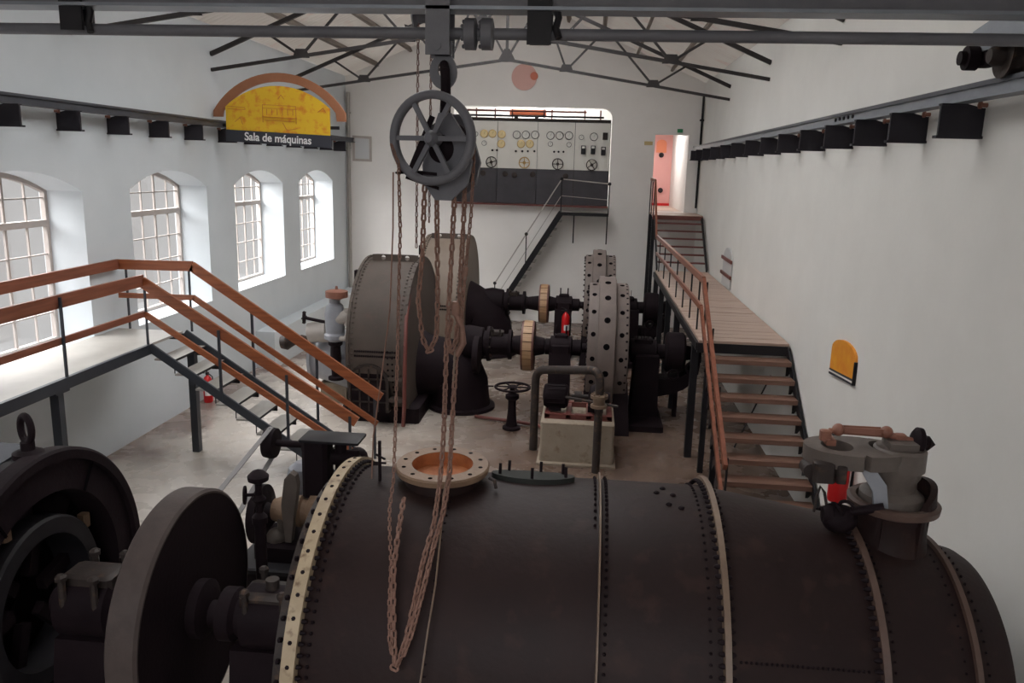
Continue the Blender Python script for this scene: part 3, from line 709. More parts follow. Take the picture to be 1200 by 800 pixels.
for a, b_ in ((168,335),(265,338),(305,343),(385,340),(527,347)):
    x, z = pc(a,b_); obj('lower_gauge', MB().lathe((x,PY+.0,z),(0,-1,0),[(0,.08),(.05,.08),(.06,.05)],16), M['ironlight'], t)
# pipes and duct above the board
t = thing('pipe_run', 'red and dark thin pipes with uprights running above the control board', 'pipe', (-1.7,YB+.38,5.80))
p = MB().cyl((-3.9,YB+.35,5.96),(.3,YB+.35,5.96),.03,10)
obj('lower_pipe', p, M['black'], t)
obj('upper_pipe', MB().cyl((-3.9,YB+.36,6.10),(-.2,YB+.36,6.10),.028,10), M['redsteel'], t)
for x in (-3.4,-2.85,-2.35,-1.2,-.25,.2): obj('upright', MB().cyl((x,YB+.38,5.80),(x,YB+.38,6.16),.022,8), M['redsteel'], t)
o = thing('duct', 'orange painted duct above the middle of the control board', 'duct', (-1.9,YB+.55,5.80))
obj('body', MB().lathe((-2.45,YB+.6,6.06),(1,0,0),[(0,.05),(.02,.11),(1.06,.11),(1.08,.05)],20), M['orangeobj'], o)
obj('end_band', MB().lathe((-1.46,YB+.6,6.06),(1,0,0),[(0,.125),(.06,.125)],20), M['redsteel'], o)
obj('saddle', MB().box((-2.3,YB+.5,5.80),(-2.2,YB+.7,5.97)).box((-1.7,YB+.5,5.80),(-1.6,YB+.7,5.97)), M['black'], o)

# ------------------------------------------------------------------ steep stair to the control board
t = thing('steep_stair', 'steep narrow stair with dark stringers climbing to the control board', 'stair', (-2.74,23.2,0))
p0, p1 = V((-2.76,23.1,0)), V((-.80,23.1,3.25))
for y in (23.08,23.78): obj('stringer', MB().bar((p0.x,y,0),(p1.x,y,3.27),.05,.17,up=(0,1,0)) if 0 else MB().bar((p0.x,y,.05),(p1.x,y,3.27),.16,.04,up=(0,1,0)), M['black'], t)
for k in range(13):
    f = (k+1)/14; x = p0.x+(p1.x-p0.x)*f; z = 3.27*f
    obj('tread', MB().cbox((x+.05,23.43,z),(.24,.68,.03)), M['paledeck'], t)
ln_ = obj('landing', MB().box((-.82,23.06,3.25),(.52,YB,3.31)), M['paledeck'], t)
obj('landing_beam', MB().box((-.84,23.03,3.22),(.54,23.08,3.31)), M['black'], t)
for x in (-.42,.51): obj('landing_leg', MB().bar((x,23.06,2.45),(x,23.06,3.24),.035,.035), M['black'], t)
hr = MB().tube([(-2.62,23.1,1.22),(-1.75,23.1,2.66),(-.80,23.1,4.22),(.53,23.1,4.12)],.018,8)
obj('handrail', hr, M['palegrey'], t)
for x, z0, z1 in ((-2.62,.18,1.22),(-1.75,1.67,2.66),(-.80,3.27,4.22),(.53,3.27,4.12)):
    k = obj('rail_post', MB().cyl((x,23.1,z0),(x,23.1,z1),.016,8), M['black'], t)
    obj('ball', MB().sphere((x,23.1,z1),.05,12,8), M['black'], k)
obj('middle_rail', MB().tube([(-2.62,23.1,.75),(-1.75,23.1,2.18),(-.80,23.1,3.76),(.53,23.1,3.68)],.012,6), M['palegrey'], t)

# ------------------------------------------------------------------ wooden platform along the windowless wall, with its two flights
PZ_ = 2.06; PXA, PXB, PYA, PYB = 1.70, 3.03, 12.03, 20.65
t = thing('timber_platform', 'long plank-floored platform on black posts along the windowless wall', 'platform', (2.36,16.3,0))
d = MB(); y = PYA; 
while y < PYB-.05:
    e = min(PYB, y+.285); d.box((PXA+.02,y+.006,PZ_-.04),(PXB,e-.006,PZ_+random.uniform(-.003,.003))); y = e
obj('deck', d, M['deck'], t)
obj('edge_beam', MB().box((PXA-.02,PYA+.02,PZ_-.16),(PXA+.03,PYB,PZ_-.042)), M['black'], t)
obj('edge_beam', MB().box((PXB-.06,PYA+.02,PZ_-.16),(PXB-.01,PYB,PZ_-.042)), M['black'], t)
obj('front_beam', MB().box((PXA,PYA+.01,PZ_-.19),(PXB-.01,PYA+.07,PZ_-.045)), M['black'], t)
for y in (12.69,15.45,17.2,18.9,20.6):
    for x in (PXA+.06,): obj('post', MB().box((x-.055,y-.055,0),(x+.055,y+.055,PZ_-.15)), M['black'], t)
# railing
hl = [(1.74,20.9,PZ_+.82),(1.74,12.2,PZ_+.88),(1.76,9.38,1.06)]
for k in range(2): obj('handrail', MB().bar(hl[k],hl[k+1],.05,.10), M['railY'], t)
ml = [(1.74,20.7,PZ_+.42),(1.74,12.25,PZ_+.46),(1.76,9.42,.62)]
for k in range(2): obj('middle_rail', MB().bar(ml[k],ml[k+1],.04,.08), M['railY'], t)
for y in (20.4,19.0,17.6,16.2,15.0,13.9,12.9,12.12): obj('baluster', MB().box((1.775,y-.014,PZ_-.12),(1.80,y+.014,PZ_+.86)), M['black'], t)
for y in (11.35,10.45,9.5):
    z = PZ_+.88-(12.2-y)*.667; obj('baluster', MB().box((1.79,y-.014,z-.95),(1.815,y+.014,z)), M['black'], t)

t = thing('timber_stair', 'open wooden stair with brown treads down from the plank platform', 'stair', (2.4,11.0,0))
for k in range(9):
    y = 12.0-.272*(k+1); z = PZ_-.207*(k+1)
    obj('tread', MB().cbox((2.43,y+.12,z-.035),(1.16,.27,.07),.006), M['tread'], t)
for x in (1.83,3.025):
    s_ = MB().bar((x,12.03,PZ_-.12),(x,9.35,.02),.035,.13)
    for k in range(9):
        y = 12.0-.272*(k+1); z = PZ_-.207*(k+1); s_.prism([(x-.018,y+.26,z-.07),(x-.018,y-.0,z-.07),(x-.018,y+.26,z-.27)],(.036,0,0))
    obj('stringer', s_, M['black'], t)
for y in (10.9,12.0): obj('post', MB().box((1.83,y-.04,0),(1.91,y+.04,PZ_-.30-.76*(12.0-y))), M['black'], t)
obj('brace_rod', MB().cyl((2.80,12.0,1.58),(2.36,12.0,.43),.012,8), M['black'], t)

t = thing('upper_flight', 'short open flight of thin dark treads up to the doorway landing', 'stair', (2.35,21.5,PZ_))
for k in range(6):
    f = (k+1)/7; obj('tread', MB().box((1.80,20.65+1.6*f,PZ_+1.28*f-.02),(2.98,20.65+1.6*f+.16,PZ_+1.28*f+.015)), M['redsteel'], t)
for x in (1.76,3.0): obj('stringer', MB().bar((x,20.62,PZ_+.03),(x,22.32,PZ_+1.27),.04,.10), M['black'], t)
obj('landing', MB().box((1.72,22.25,3.31),(3.03,YB,3.36)), M['deck'], t)
obj('landing_beam', MB().box((1.70,22.22,3.24),(3.03,22.28,3.345)), M['redsteel'], t)
for y in (22.4,23.7): obj('landing_post', MB().box((1.70,y-.05,0),(1.79,y+.05,3.3)), M['black'], t)
obj('handrail', MB().bar((1.72,20.8,PZ_+.80),(1.72,22.3,4.25),.05,.09), M['railY'], t)
obj('handrail', MB().bar((1.72,22.3,4.25),(1.72,23.8,4.28),.05,.09), M['railY'], t)
for y, z0, z1 in ((22.3,3.3,4.25),(23.0,3.3,4.26),(23.75,3.3,4.28),(21.5,2.75,3.3)): obj('baluster', MB().box((1.70,y-.015,z0),(1.73,y+.015,z1)), M['black'], t)

# ------------------------------------------------------------------ gallery under the windows with its stair
GZ, GX, GY0, GYN, GYF = 1.90, -6.12, 3.0, 10.7, 11.72
t = thing('steel_gallery', 'pale floored steel gallery below the arched windows with plank handrails', 'gallery', (-6.6,8.0,0))
obj('deck', MB().box((XL+.01,GY0,GZ-.035),(GX-.03,GYF,GZ)), M['paledeck'], t)
obj('edge_channel', MB().box((GX-.035,GY0,GZ-.13),(GX+.02,GYN,GZ+.01)), M['blue_steel'], t)
obj('end_channel', MB().box((XL+.01,GYF-.03,GZ-.13),(GX,GYF+.02,GZ-.036)), M['blue_steel'], t)
for y in (4.6,8.73): obj('post', MB().box((GX-.13,y-.05,0),(GX-.02,y+.05,GZ-.12)), M['blue_steel'], t)
obj('post_cap', MB().box((GX-.19,8.6,GZ-.16),(GX+.01,8.86,GZ-.125)), M['blue_steel'], t)
for x, y in ((GX+.15,11.62),): obj('post', MB().box((x-.055,y-.055,0),(x+.055,y+.055,1.68)), M['blue_steel'], t)
obj('handrail', MB().bar((-6.17,GY0,2.80),(-6.17,GYN+.02,2.82),.045,.16), M['railY'], t)
obj('middle_rail', MB().bar((-6.17,GY0,2.33),(-6.17,GYN+.02,2.345),.035,.085), M['railY'], t)
obj('wall_handrail', MB().bar((-7.12,GY0,2.86),(-7.12,GYF,2.90),.045,.15), M['railY'], t)
obj('end_handrail', MB().bar((-7.14,GYF,2.895),(-5.93,GYF,2.91),.15,.045,up=(0,1,0)), M['handrail'], t)
obj('end_middle_rail', MB().bar((-7.14,GYF,2.42),(-5.93,GYF,2.43),.08,.035,up=(0,1,0)), M['handrail'], t)
for y in (5.0,8.85): obj('baluster', MB().box((-6.14,y-.014,GZ-.13),(-6.112,y+.014,2.87)), M['blue_steel'], t)
for x, y in ((-6.14,GYN),(-7.0,GYF),(-6.0,GYF)): obj('baluster', MB().box((x-.013,y-.013,GZ),(x+.013,y+.013,2.85)), M['blue_steel'], t)

t = thing('gallery_stair', 'open steel stair with pale treads and orange plank handrails', 'stair', (-4.6,11.2,0))
SL = .690
for y, xb, zb_ in ((GYN,-3.32,.02),(GYF,-3.32,.02)):
    obj('stringer', MB().bar((GX,y,GZ-.03),(xb,y,zb_),.12,.035,up=(0,1,0)), M['blue_steel'], t)
for k in range(9):
    x = -5.78+.2925*(k-1); z = GZ-.207*k
    if k == 0: continue
    tr = obj('tread', MB().box((x-.30,GYN+.03,z-.025),(x,GYF-.03,z)), M['paledeck'], t)
    obj('nosing', MB().box((x,GYN+.03,z-.03),(x+.008,GYF-.03,z+.002)), M['black'], tr)
    obj('hanger', MB().bar((x-.004,GYN+.03,z-.2),(x-.004,GYN+.03,z),.012,.012), M['black'], tr)
    obj('bracket', MB().box((x-.20,GYF-.06,z-.15),(x-.06,GYF-.03,z-.026)), M['black'], tr)
obj('handrail', MB().bar((-6.17,GYN,2.80),(-3.13,GYN,.93),.15,.045,up=(0,1,0)), M['handrail'], t)
obj('middle_rail', MB().bar((-6.16,GYN,2.345),(-3.15,GYN,.46),.085,.035,up=(0,1,0)), M['handrail'], t)
obj('handrail', MB().bar((-5.95,GYF,2.91),(-3.04,GYF,1.0),.15,.045,up=(0,1,0)), M['handrail'], t)
obj('middle_rail', MB().bar((-5.95,GYF,2.43),(-3.10,GYF,.58),.085,.035,up=(0,1,0)), M['handrail'], t)
for y, xs_ in ((GYN-.028,(-5.08,-4.12,-3.22)),(GYF+.028,(-5.05,-4.05,-3.15))):
    for x in xs_:
        zr = (2.80 if y < 11 else 2.91)-(x+6.1)*.62; zs = GZ-.03-(x-GX)*.672
        obj('baluster', MB().box((x-.018,y-.014,max(0,zs-.02)),(x+.018,y+.014,zr)), M['blue_steel'], t)

# low ledge along the wall behind the turbines
struct('trim_1', MB().box((XL,16.9,0),(XL+.42,YB,.82)), M['wall_left'])

# ------------------------------------------------------------------ turbine casing close to the camera
AY, AZ = 5.3, 1.13
def ringpt(x, th, r): return V((x, AY-math.sin(th)*r, AZ+math.cos(th)*r))   # th = 0 on top, growing towards the camera
t = thing('turbine_casing', 'huge riveted brown iron turbine casing lying like a boiler across the hall', 'turbine casing', (.4,AY,0))
ax = (1,0,0); o = (0,AY,AZ)

obj('conical_shell', MB().lathe(o, ax, [(.92,1.195),(1.84,1.058)], 96, caps=False), M['pipe'], t)
obj('inlet_shell', MB().lathe(o, ax, [(1.83,1.045),(2.41,.945)], 96, caps=False), M['pipe'], t)
obj('end_shell', MB().lathe(o, ax, [(2.40,.925),(2.62,.872),(2.67,.84),(2.70,.70),(2.71,.0)], 96, caps=False), M['pipe'], t)
def rivets(mb, x, R, n, r, h, th0=-1.2, th1=2.4, nrm='r', sx=1):
    for k in range(n):
        th = th0+(th1-th0)*k/(n-1); p = ringpt(x, th, R)
        mb.bolt(p, V((0,-math.sin(th),math.cos(th))) if nrm == 'r' else (sx,0,0), r, h)
    return mb
I = M['iron']
obj('end_flange', MB().lathe(o, ax, [(-1.69,1.19),(-1.69,1.255),(-1.605,1.262),(-1.60,1.19)], 110, caps=False), M['cream'], t, extra=[
    (rivets(MB(), -1.648, 1.256, 34, .014, .010),I), (rivets(MB(), -1.60, 1.228, 70, .014, .03, nrm='x'),I), (rivets(MB(), -1.545, 1.20, 70, .013, .016),I)])
obj('back_flange', MB().lathe(o, ax, [(-1.78,.9),(-1.78,1.13),(-1.73,1.13),(-1.70,.9)], 96, caps=False), M['ironlight'], t, extra=[(rivets(MB(), -1.75, 1.13, 34, .018, .03),I)])
obj('seam_ridge', MB().lathe(o, ax, [(.155,1.20),(.158,1.25),(.168,1.25),(.171,1.20)], 96, caps=False), M['strap'], t, extra=[
    (rivets(MB(), .205, 1.20, 80, .011, .022),I), (rivets(MB(), .13, 1.20, 24, .010, .02, -1.0, .35),I)])
obj('heavy_strap', MB().lathe(o, ax, [(.885,1.20),(.89,1.265),(.925,1.27),(.935,1.19)], 96, caps=False), M['strap'], t, extra=[
    (rivets(MB(), .888, 1.233, 70, .015, .034, nrm='x', sx=-1),I), (rivets(MB(), .925, 1.23, 70, .015, .03, nrm='x'),I), (rivets(MB(), .815, 1.20, 70, .010, .012),I)])
obj('reducer_strap', MB().lathe(o, ax, [(1.81,1.06),(1.815,1.11),(1.855,1.115),(1.865,1.03)], 96, caps=False), M['strapdark'], t, extra=[
    (rivets(MB(), 1.81, 1.085, 66, .015, .04, nrm='x', sx=-1),I), (rivets(MB(), 1.905, 1.033, 66, .009, .012),I)])
obj('inlet_strap', MB().lathe(o, ax, [(2.39,.945),(2.393,.98),(2.425,.98),(2.43,.92)], 96, caps=False), M['strapdark'], t, extra=[
    (rivets(MB(), 2.49, .908, 52, .009, .012),I), (rivets(MB(), 2.335, .958, 52, .009, .012),I)])
se = MB()                                           # lengthwise lap seam on the cone
for k in range(26):
    x = .99+.03*k; R = 1.195-(x-.92)*.149; se.bolt(ringpt(x,1.02,R), V((0,-math.sin(1.02),math.cos(1.02))), .010, .014)
sr = MB()
for x, th in ((.55,-.02),(.62,.12),(.66,.0),(.70,.15),(.60,-.10)): p = ringpt(x,th,1.2); sr.bolt(p,V((0,-math.sin(th),math.cos(th))),.02,.018)
obj('shell', MB().lathe(o, ax, [(-1.62,.2),(-1.62,1.19),(-1.60,1.20),(.93,1.20)], 96, caps=False), M['pipe'], t, extra=[(rivets(MB(), -.84, 1.20, 64, .009, .008),I),(se,I),(sr,I)])
# manhole
mc = V((-.945,5.335,2.385))
mn = V((.0,-.03,1)).normalized()
mh = obj('manhole_neck', MB().lathe(mc-mn*.14, mn, [(0,.275),(.165,.265)], 40, caps=False), M['pipe'], t)
MFL = MB().lathe(mc, mn, [(.02,.215),(.02,.325),(.055,.33),(.068,.322),(.068,.215),(.02,.215)], 64, caps=False)
obj('bore', MB().lathe(mc, mn, [(.066,.214),(-.02,.206),(-.035,.0)], 48, caps=False), M['orangerust'], mh)
bh = MB(); d_, a_, u_ = frame(mn)
for k in range(12): th = PI/6*k+.13; bh.lathe(mc+mn*.066+(a_*math.cos(th)+u_*math.sin(th))*.275, mn, [(0,.016),(.0035,.016)], 10)
obj('manhole_flange', MFL, M['tanflange'], mh, extra=[(bh,M['hole'])])
hk = MB().tube([(-.60,5.22,2.41),(-.56,5.20,2.40),(-.55,5.20,2.345)],.012,8)
obj('stay_hook', hk, M['ironlight'], t)
lv = MB().cyl((-1.375,5.25,2.32),(-1.375,5.25,2.62),.012,8); lv.cyl((-1.41,5.25,2.46),(-1.33,5.25,2.46),.008,6); lv.cyl((-1.40,5.25,2.52),(-1.33,5.22,2.50),.008,6)
obj('stay_rod', lv, M['iron'], t)
# hatch plate with studs
hp = [ringpt(-.315+.30*math.cos(2*PI*k/32), -.165+.125*math.sin(2*PI*k/32), 1.19) for k in range(32)]
ht = obj('hatch_plate', MB().prism(hp, V((0,math.sin(.165),math.cos(.165)))*.045), M['hatch'], t)
for k in (2,8,14,20,25,29):
    p = ringpt(-.315+.255*math.cos(2*PI*k/32), -.165+.10*math.sin(2*PI*k/32), 1.22)
    obj('stud', MB().cyl(p, p+V((0,.02,.085)), .011, 8), M['iron'], ht)
sd_ = MB()
for x in (-1.1,.5,1.9): sd_.prism([(x-.14,AY-1.0,0),(x-.14,AY+1.0,0),(x-.14,AY+.75,.62),(x-.14,AY-.75,.62)],(.28,0,0))
obj('saddle', sd_, M['iron'], t)

# ------------------------------------------------------------------ relief valve on the casing
VX, VY = 2.10, 5.30
t = thing('relief_valve', 'brown cast relief valve with a pierced lever arm standing on the casing', 'valve', (VX,VY,2.0))
obj('neck', MB().lathe((VX,VY,1.98),(0,0,1),[(0,.30),(.10,.25),(.30,.225),(.37,.24)],40), M['pipe'], t)
obj('collar', MB().lathe((VX+.01,VY,2.34),(0,0,1),[(0,.24),(.02,.285),(.06,.29),(.075,.27),(.075,.235),(.0,.225)],48,caps=False), M['strapdark'], t)
for th in (-.6,.5,1.6,2.7,3.8):
    c, s_ = math.sin(th), -math.cos(th); obj('rib', MB().bar((VX+c*.225,VY+s_*.225,2.06),(VX+c*.235,VY+s_*.235,2.36),.03,.05,up=(c,s_,0)), M['pipe'], t)
cup = MB()                                         # raised lip on the wall side
n = 20
for k in range(n):
    a0, a1 = -1.1+2.6*k/n, -1.1+2.6*(k+1)/n
    def lip(a): return .13*math.sin(PI*(a+1.1)/2.6)**.8 if 0 < (a+1.1)/2.6 < 1 else 0.
    P = []
    for a in (a0,a1):
        P.append((VX+.27*math.cos(a),VY+.27*math.sin(a),2.41)); P.append((VX+.27*math.cos(a)-.05*lip(a),VY+.25*math.sin(a),2.41+lip(a)))
        P.append((VX+.235*math.cos(a),VY+.235*math.sin(a),2.41)); P.append((VX+.225*math.cos(a)-.05*lip(a),VY+.22*math.sin(a),2.41+lip(a)))
    cup.add(P, [(0,4,5,1),(2,3,7,6),(1,5,7,3)])
obj('lip', cup, M['pipe'], t)
obj('bonnet', MB().lathe((VX+.0,VY+.02,2.38),(0,0,1),[(0,.205),(.06,.20),(.10,.15),(.16,.145),(.20,.165),(.30,.17),(.33,.16)],36), M['valve'], t)
# lever arm: plate with two openings, rim flange and cross web
def loop(f): return [f(2*PI*k/40) for k in range(40)]
def armo(th):
    c, s_ = math.cos(th), math.sin(th)
    w = .215-.03*c
    return (1.86+.36*c, VY+.02+w*s_, 2.65)
z0 = 2.65
ar = MB()
# two lens-shaped openings either side of a slanting web
def half(cx, cy, ra, rb_, sg):
    out, inn = [], []
    for k in range(40):
        th = 2*PI*k/40; c, s_ = math.cos(th), math.sin(th)
        lo, hi = 0., 1.
        for _ in range(30):
            m_ = (lo+hi)/2; x, y = cx+c*m_, cy+s_*m_
            inside = ((x-1.86)/.36)**2+((y-VY-.02)/(.215-.03*(x-1.86)/.36))**2 < 1 and sg*(x-1.90-.35*(y-VY)) > 0
            lo, hi = (m_,hi) if inside else (lo,m_)
        out.append((cx+c*lo, cy+s_*lo, z0)); inn.append((cx+ra*c, cy+rb_*s_, z0))
    ar.ringprism(out, inn, (0,0,.10))
half(1.715, VY+.02, .10, .115, -1); half(2.0, VY+.06, .065, .105, 1)
ar.lathe((2.12,VY+.02,z0-.03),(0,0,1),[(0,.165),(.13,.165),(.145,.15)],32)
ar.box((2.02,VY-.08,z0+.10),(2.20,VY+.09,z0+.16))
obj('lever_arm', ar, M['valve'], t)
ea = MB().cyl((1.53,VY-.10,2.60),(1.53,VY+.02,2.60),.05,14); ea.cbox((1.60,VY-.13,2.62),(.14,.10,.14),.02); ea.cbox((1.70,VY-.16,2.62),(.06,.08,.12),.01)
obj('arm_fork', ea, M['ironlight'], t)
bl = MB().prism([(1.80,VY-.12,2.70),(1.90,VY-.12,2.68),(2.0,VY-.15,2.55),(2.02,VY-.17,2.40),(1.93,VY-.17,2.40),(1.92,VY-.15,2.50),(1.86,VY-.12,2.60)],(0,.03,0))
obj('link_blade', bl, M['bluegrey'], t)
dp = MB().sphere((1.73,VY-.14,2.30),.10,18,12,(1.15,1,.95)); dp.lathe((1.62,VY-.14,2.32),(1,0,0),[(0,.05),(.05,.08),(.10,.04)],14); dp.cyl((1.78,VY-.16,2.36),(1.98,VY-.20,2.42),.03,10)
dp.torus((1.70,VY-.17,2.37),(1,.4,.5),.05,.012,18,6); dp.torus((1.76,VY-.16,2.39),(.6,1,.3),.045,.012,18,6)
obj('dashpot', dp, M['iron'], t)
obj('loop_wire', MB().tube([(1.575,VY-.1,2.32),(1.585,VY-.1,2.44),(1.60,VY-.1,2.50),(1.63,VY-.1,2.46),(1.66,VY-.1,2.34)],.010,8), M['ironlight'], t)
sp = MB().cyl((1.66,VY+.05,2.84),(2.06,VY+.05,2.83),.018,10); sp.cyl((2.06,VY+.05,2.83),(2.26,VY+.03,2.79),.022,10)
for x in (1.72,2.03): sp.sphere((x,VY+.05,2.85),.042,14,8)
for x in (1.64,2.12): sp.cbox((x,VY+.05,2.81),(.07,.06,.07),.01)
sp.box((1.75,VY+.02,2.85),(2.0,VY+.03,2.875)); sp.box((1.75,VY+.07,2.85),(2.0,VY+.08,2.875)); sp.box((1.64,VY+.0,2.75),(1.70,VY+.1,2.79)); sp.box((2.06,VY+.0,2.75),(2.14,VY+.1,2.79))
obj('spring_rod', sp, M['browncap'], t)
kn = MB().lathe((2.195,VY+.035,2.805),(1,-.03,-.12),[(0,.03),(.005,.075),(.02,.095),(.05,.095),(.065,.07),(.07,.05),(.10,.05),(.12,.03),(.15,.0)],20)
obj('adjusting_knob', kn, M['iron'], t)

# ------------------------------------------------------------------ flywheel, shaft and bearing beside the casing
t = thing('flywheel', 'large dark solid flywheel with a broad grey rim on the turbine shaft', 'flywheel', (-2.9,5.35,.3))
fo = (0,5.35,1.17)
obj('rim', MB().lathe(fo,(1,0,0),[(-3.02,.78),(-3.02,.885),(-3.01,.895),(-2.82,.895),(-2.80,.875),(-2.80,.86)],110,caps=False), M['rim'], t)
obj('belt_pulley', MB().lathe(fo,(1,0,0),[(-3.17,.12),(-3.17,.33),(-3.05,.33),(-3.05,.12)],40), M['iron'], t)
obj('web', MB().lathe(fo,(1,0,0),[(-3.0,.79),(-2.99,.2),(-2.815,.2),(-2.805,.865)],96,caps=False), M['iron'], t)
obj('hub', MB().lathe(fo,(1,0,0),[(-3.12,.14),(-3.10,.22),(-2.74,.22),(-2.70,.14)],36), M['iron'], t)
obj('shaft', MB().cyl((-3.95,5.35,1.15),(-1.75,5.33,1.13),.10,24), M['iron'], t)
t = thing('shaft_bearing', 'dark bolted pedestal bearing between the flywheel and the casing', 'bearing', (-2.25,5.33,0))
b = MB().lathe((-2.62,5.34,1.15),(1,0,0),[(0,.13),(.02,.20),(.12,.20),(.15,.16),(.20,.16),(.22,.24),(.62,.24),(.64,.19),(.70,.19),(.72,.13)],28)
obj('bearing_shell', b, M['iron'], t)
cp = MB()
for x in (-2.36,-2.08):
    for y in (5.16,5.52): cp.cyl((x,y,1.22),(x,y,1.42),.025,8); cp.bolt((x,y,1.42),(0,0,1),.04,.04)
cp.cbox((-2.22,5.34,1.33),(.42,.30,.10),.03); cp.cyl((-2.22,5.34,1.38),(-2.22,5.34,1.46),.05,14)
obj('cap_bolts', cp, M['ironlight'], t)
obj('pedestal', MB().prism([(-2.48,5.0,0),(-2.48,5.7,0),(-2.48,5.55,.98),(-2.48,5.13,.98)],(.5,0,0)), M['iron'], t)
obj('sole_plate', MB().cbox((-2.25,5.34,.06),(.8,1.2,.12),.03), M['iron'], t)
t = thing('shaft_bearing', 'dark lumpy pedestal bearing between the flywheel and the rounded generator', 'bearing', (-3.5,5.35,0))
b = MB().lathe((-3.86,5.35,1.15),(1,0,0),[(0,.15),(.03,.25),(.42,.25),(.45,.19),(.55,.19),(.58,.13)],28)
obj('bearing_shell', b, M['iron'], t)
cp = MB()
for x in (-3.75,-3.5):
    for y in (5.14,5.56): cp.cyl((x,y,1.2),(x,y,1.44),.028,8); cp.bolt((x,y,1.44),(0,0,1),.045,.045)
cp.cbox((-3.62,5.35,1.38),(.40,.28,.10),.03)
obj('cap_bolts', cp, M['ironlight'], t)
obj('pedestal', MB().prism([(-3.85,4.98,0),(-3.85,5.72,0),(-3.85,5.56,.95),(-3.85,5.14,.95)],(.46,0,0)), M['iron'], t)

# ------------------------------------------------------------------ generator at the shaft's end
t = thing('generator', 'big round black generator with a lifting eye near the gallery', 'generator', (-4.6,5.34,0))
go = (0,5.34,1.133)
obj('stator_shell', MB().lathe(go,(1,0,0),[(-5.95,.7),(-5.93,1.15),(-4.06,1.15),(-4.05,1.10)],96,caps=False), M['black'], t)
obj('end_ring', MB().lathe(go,(1,0,0),[(-4.08,1.15),(-4.07,1.19),(-3.95,1.19),(-3.93,1.17),(-3.93,1.10),(-3.97,1.09),(-3.96,.86),(-4.02,.84),(-4.2,.84)],96,caps=False), M['iron'], t)
obj('inner_ring', MB().lathe(go,(1,0,0),[(-4.3,.66),(-4.02,.66),(-4.0,.64),(-4.0,.52),(-4.3,.50)],72,caps=False), M['black'], t)
obj('rear_shield', MB().lathe(go,(1,0,0),[(-4.5,.86),(-4.48,.2),(-4.40,.2),(-4.38,.14)],60,caps=False), M['iron'], t)
for k in range(10):
    th = 2*PI*k/10+.25; c, s_ = math.cos(th), math.sin(th)
    obj('field_pole', MB().bar((-4.28,5.34+c*.60,1.133+s_*.60),(-4.28,5.34+c*.84,1.133+s_*.84),.20,.20,up=(1,0,0)), M['iron'], t)
for th in (.55,1.95,2.35): c, s_ = math.cos(th), math.sin(th); obj('terminal_block', MB().cbox((-4.10,5.34+c*.74,1.133+s_*.74),(.08,.08,.12),.015), M['tanflange'], t)
sp = MB()
for k in range(6):
    th = PI/3*k+.2; c, s_ = math.cos(th), math.sin(th); sp.bar((-4.2,5.34+c*.18,1.133+s_*.18),(-4.2,5.34+c*.56,1.133+s_*.56),.10,.07,up=(1,0,0))
obj('spider', sp, M['iron'], t)
obj('lifting_eye', MB().torus((-4.10,5.40,2.50),(.5,1,0),.075,.026,24,10,1.35).cyl((-4.10,5.40,2.26),(-4.10,5.40,2.40),.05,12).lathe((-4.10,5.40,2.27),(0,0,1),[(0,.11),(.05,.11),(.07,.07)],16), M['iron'], t)
obj('top_plate', MB().prism([(-4.55,4.95,2.21),(-4.2,5.05,2.235),(-4.2,5.55,2.295),(-4.9,5.6,2.29),(-5.2,5.2,2.285)],(0,0,.025)), M['raildark'], t)
jn = MB()
for th in (1.0,2.1,2.9): c, s_ = math.cos(th), math.sin(th); jn.bar((-3.955,5.34+c*.86,1.133+s_*.86),(-3.955,5.34+c*1.10,1.133+s_*1.10),.02,.012,up=(1,0,0))
obj('joint_crack', jn, M['hole'], t)
obj('foot', MB().box((-5.9,4.4,0),(-4.2,6.3,.28)), M['iron'], t)

# ------------------------------------------------------------------ belt-driven governor behind the flywheel
t = thing('governor', 'belt-driven governor of many dark and tan castings on a black pedestal', 'governor', (-2.8,7.5,0))
obj('pedestal', MB().cbox((-2.86,7.55,.28),(.86,1.0,.56),.04), M['iron'], t)
obj('top_plate', MB().cbox((-2.84,7.52,.585),(.98,1.08,.05),.02), M['black'], t)
obj('sump', MB().cbox((-2.80,7.45,.70),(.74,.6,.18),.05), M['iron'], t)
obj('cylinder', MB().lathe((-3.04,7.4,1.06),(1,0,0),[(0,.07),(.01,.11),(.10,.14),(.30,.16),(.32,.13),(.38,.13),(.40,.19),(.78,.20),(.80,.17)],28), M['tanflange'], t)
obj('spindle_disc', MB().lathe((-3.24,7.45,.98),(1,0,0),[(0,.10),(.01,.30),(.09,.30),(.11,.12),(.20,.08)],32), M['iron'], t)
obj('cam_lever', MB().prism([(-2.84,7.18,.82),(-2.78,7.18,.82),(-2.74,7.18,1.12),(-2.70,7.18,1.42),(-2.72,7.18,1.52),(-2.77,7.18,1.55),(-2.83,7.18,1.48),(-2.87,7.18,1.20)],(0,.09,0)), M['valve'], t)
obj('leg_rod', MB().cyl((-2.92,7.3,.62),(-2.92,7.3,1.02),.04,12).sphere((-2.97,7.3,.80),.11,14,8), M['valve'], t)
obj('oil_pot', MB().lathe((-2.86,7.75,1.05),(0,0,1),[(0,.14),(.22,.16),(.34,.13),(.40,.06)],20), M['bluegrey'], t)
obj('head_frame', MB().cbox((-2.60,7.5,1.52),(.26,.26,.60),.04).cyl((-2.36,7.5,1.25),(-2.36,7.5,1.78),.06,12).cyl((-2.45,7.5,1.62),(-2.18,7.5,1.62),.08,12), M['iron'], t)
obj('head_plate', MB().cbox((-2.44,7.5,1.82),(.60,.32,.03),.01), M['black'], t)
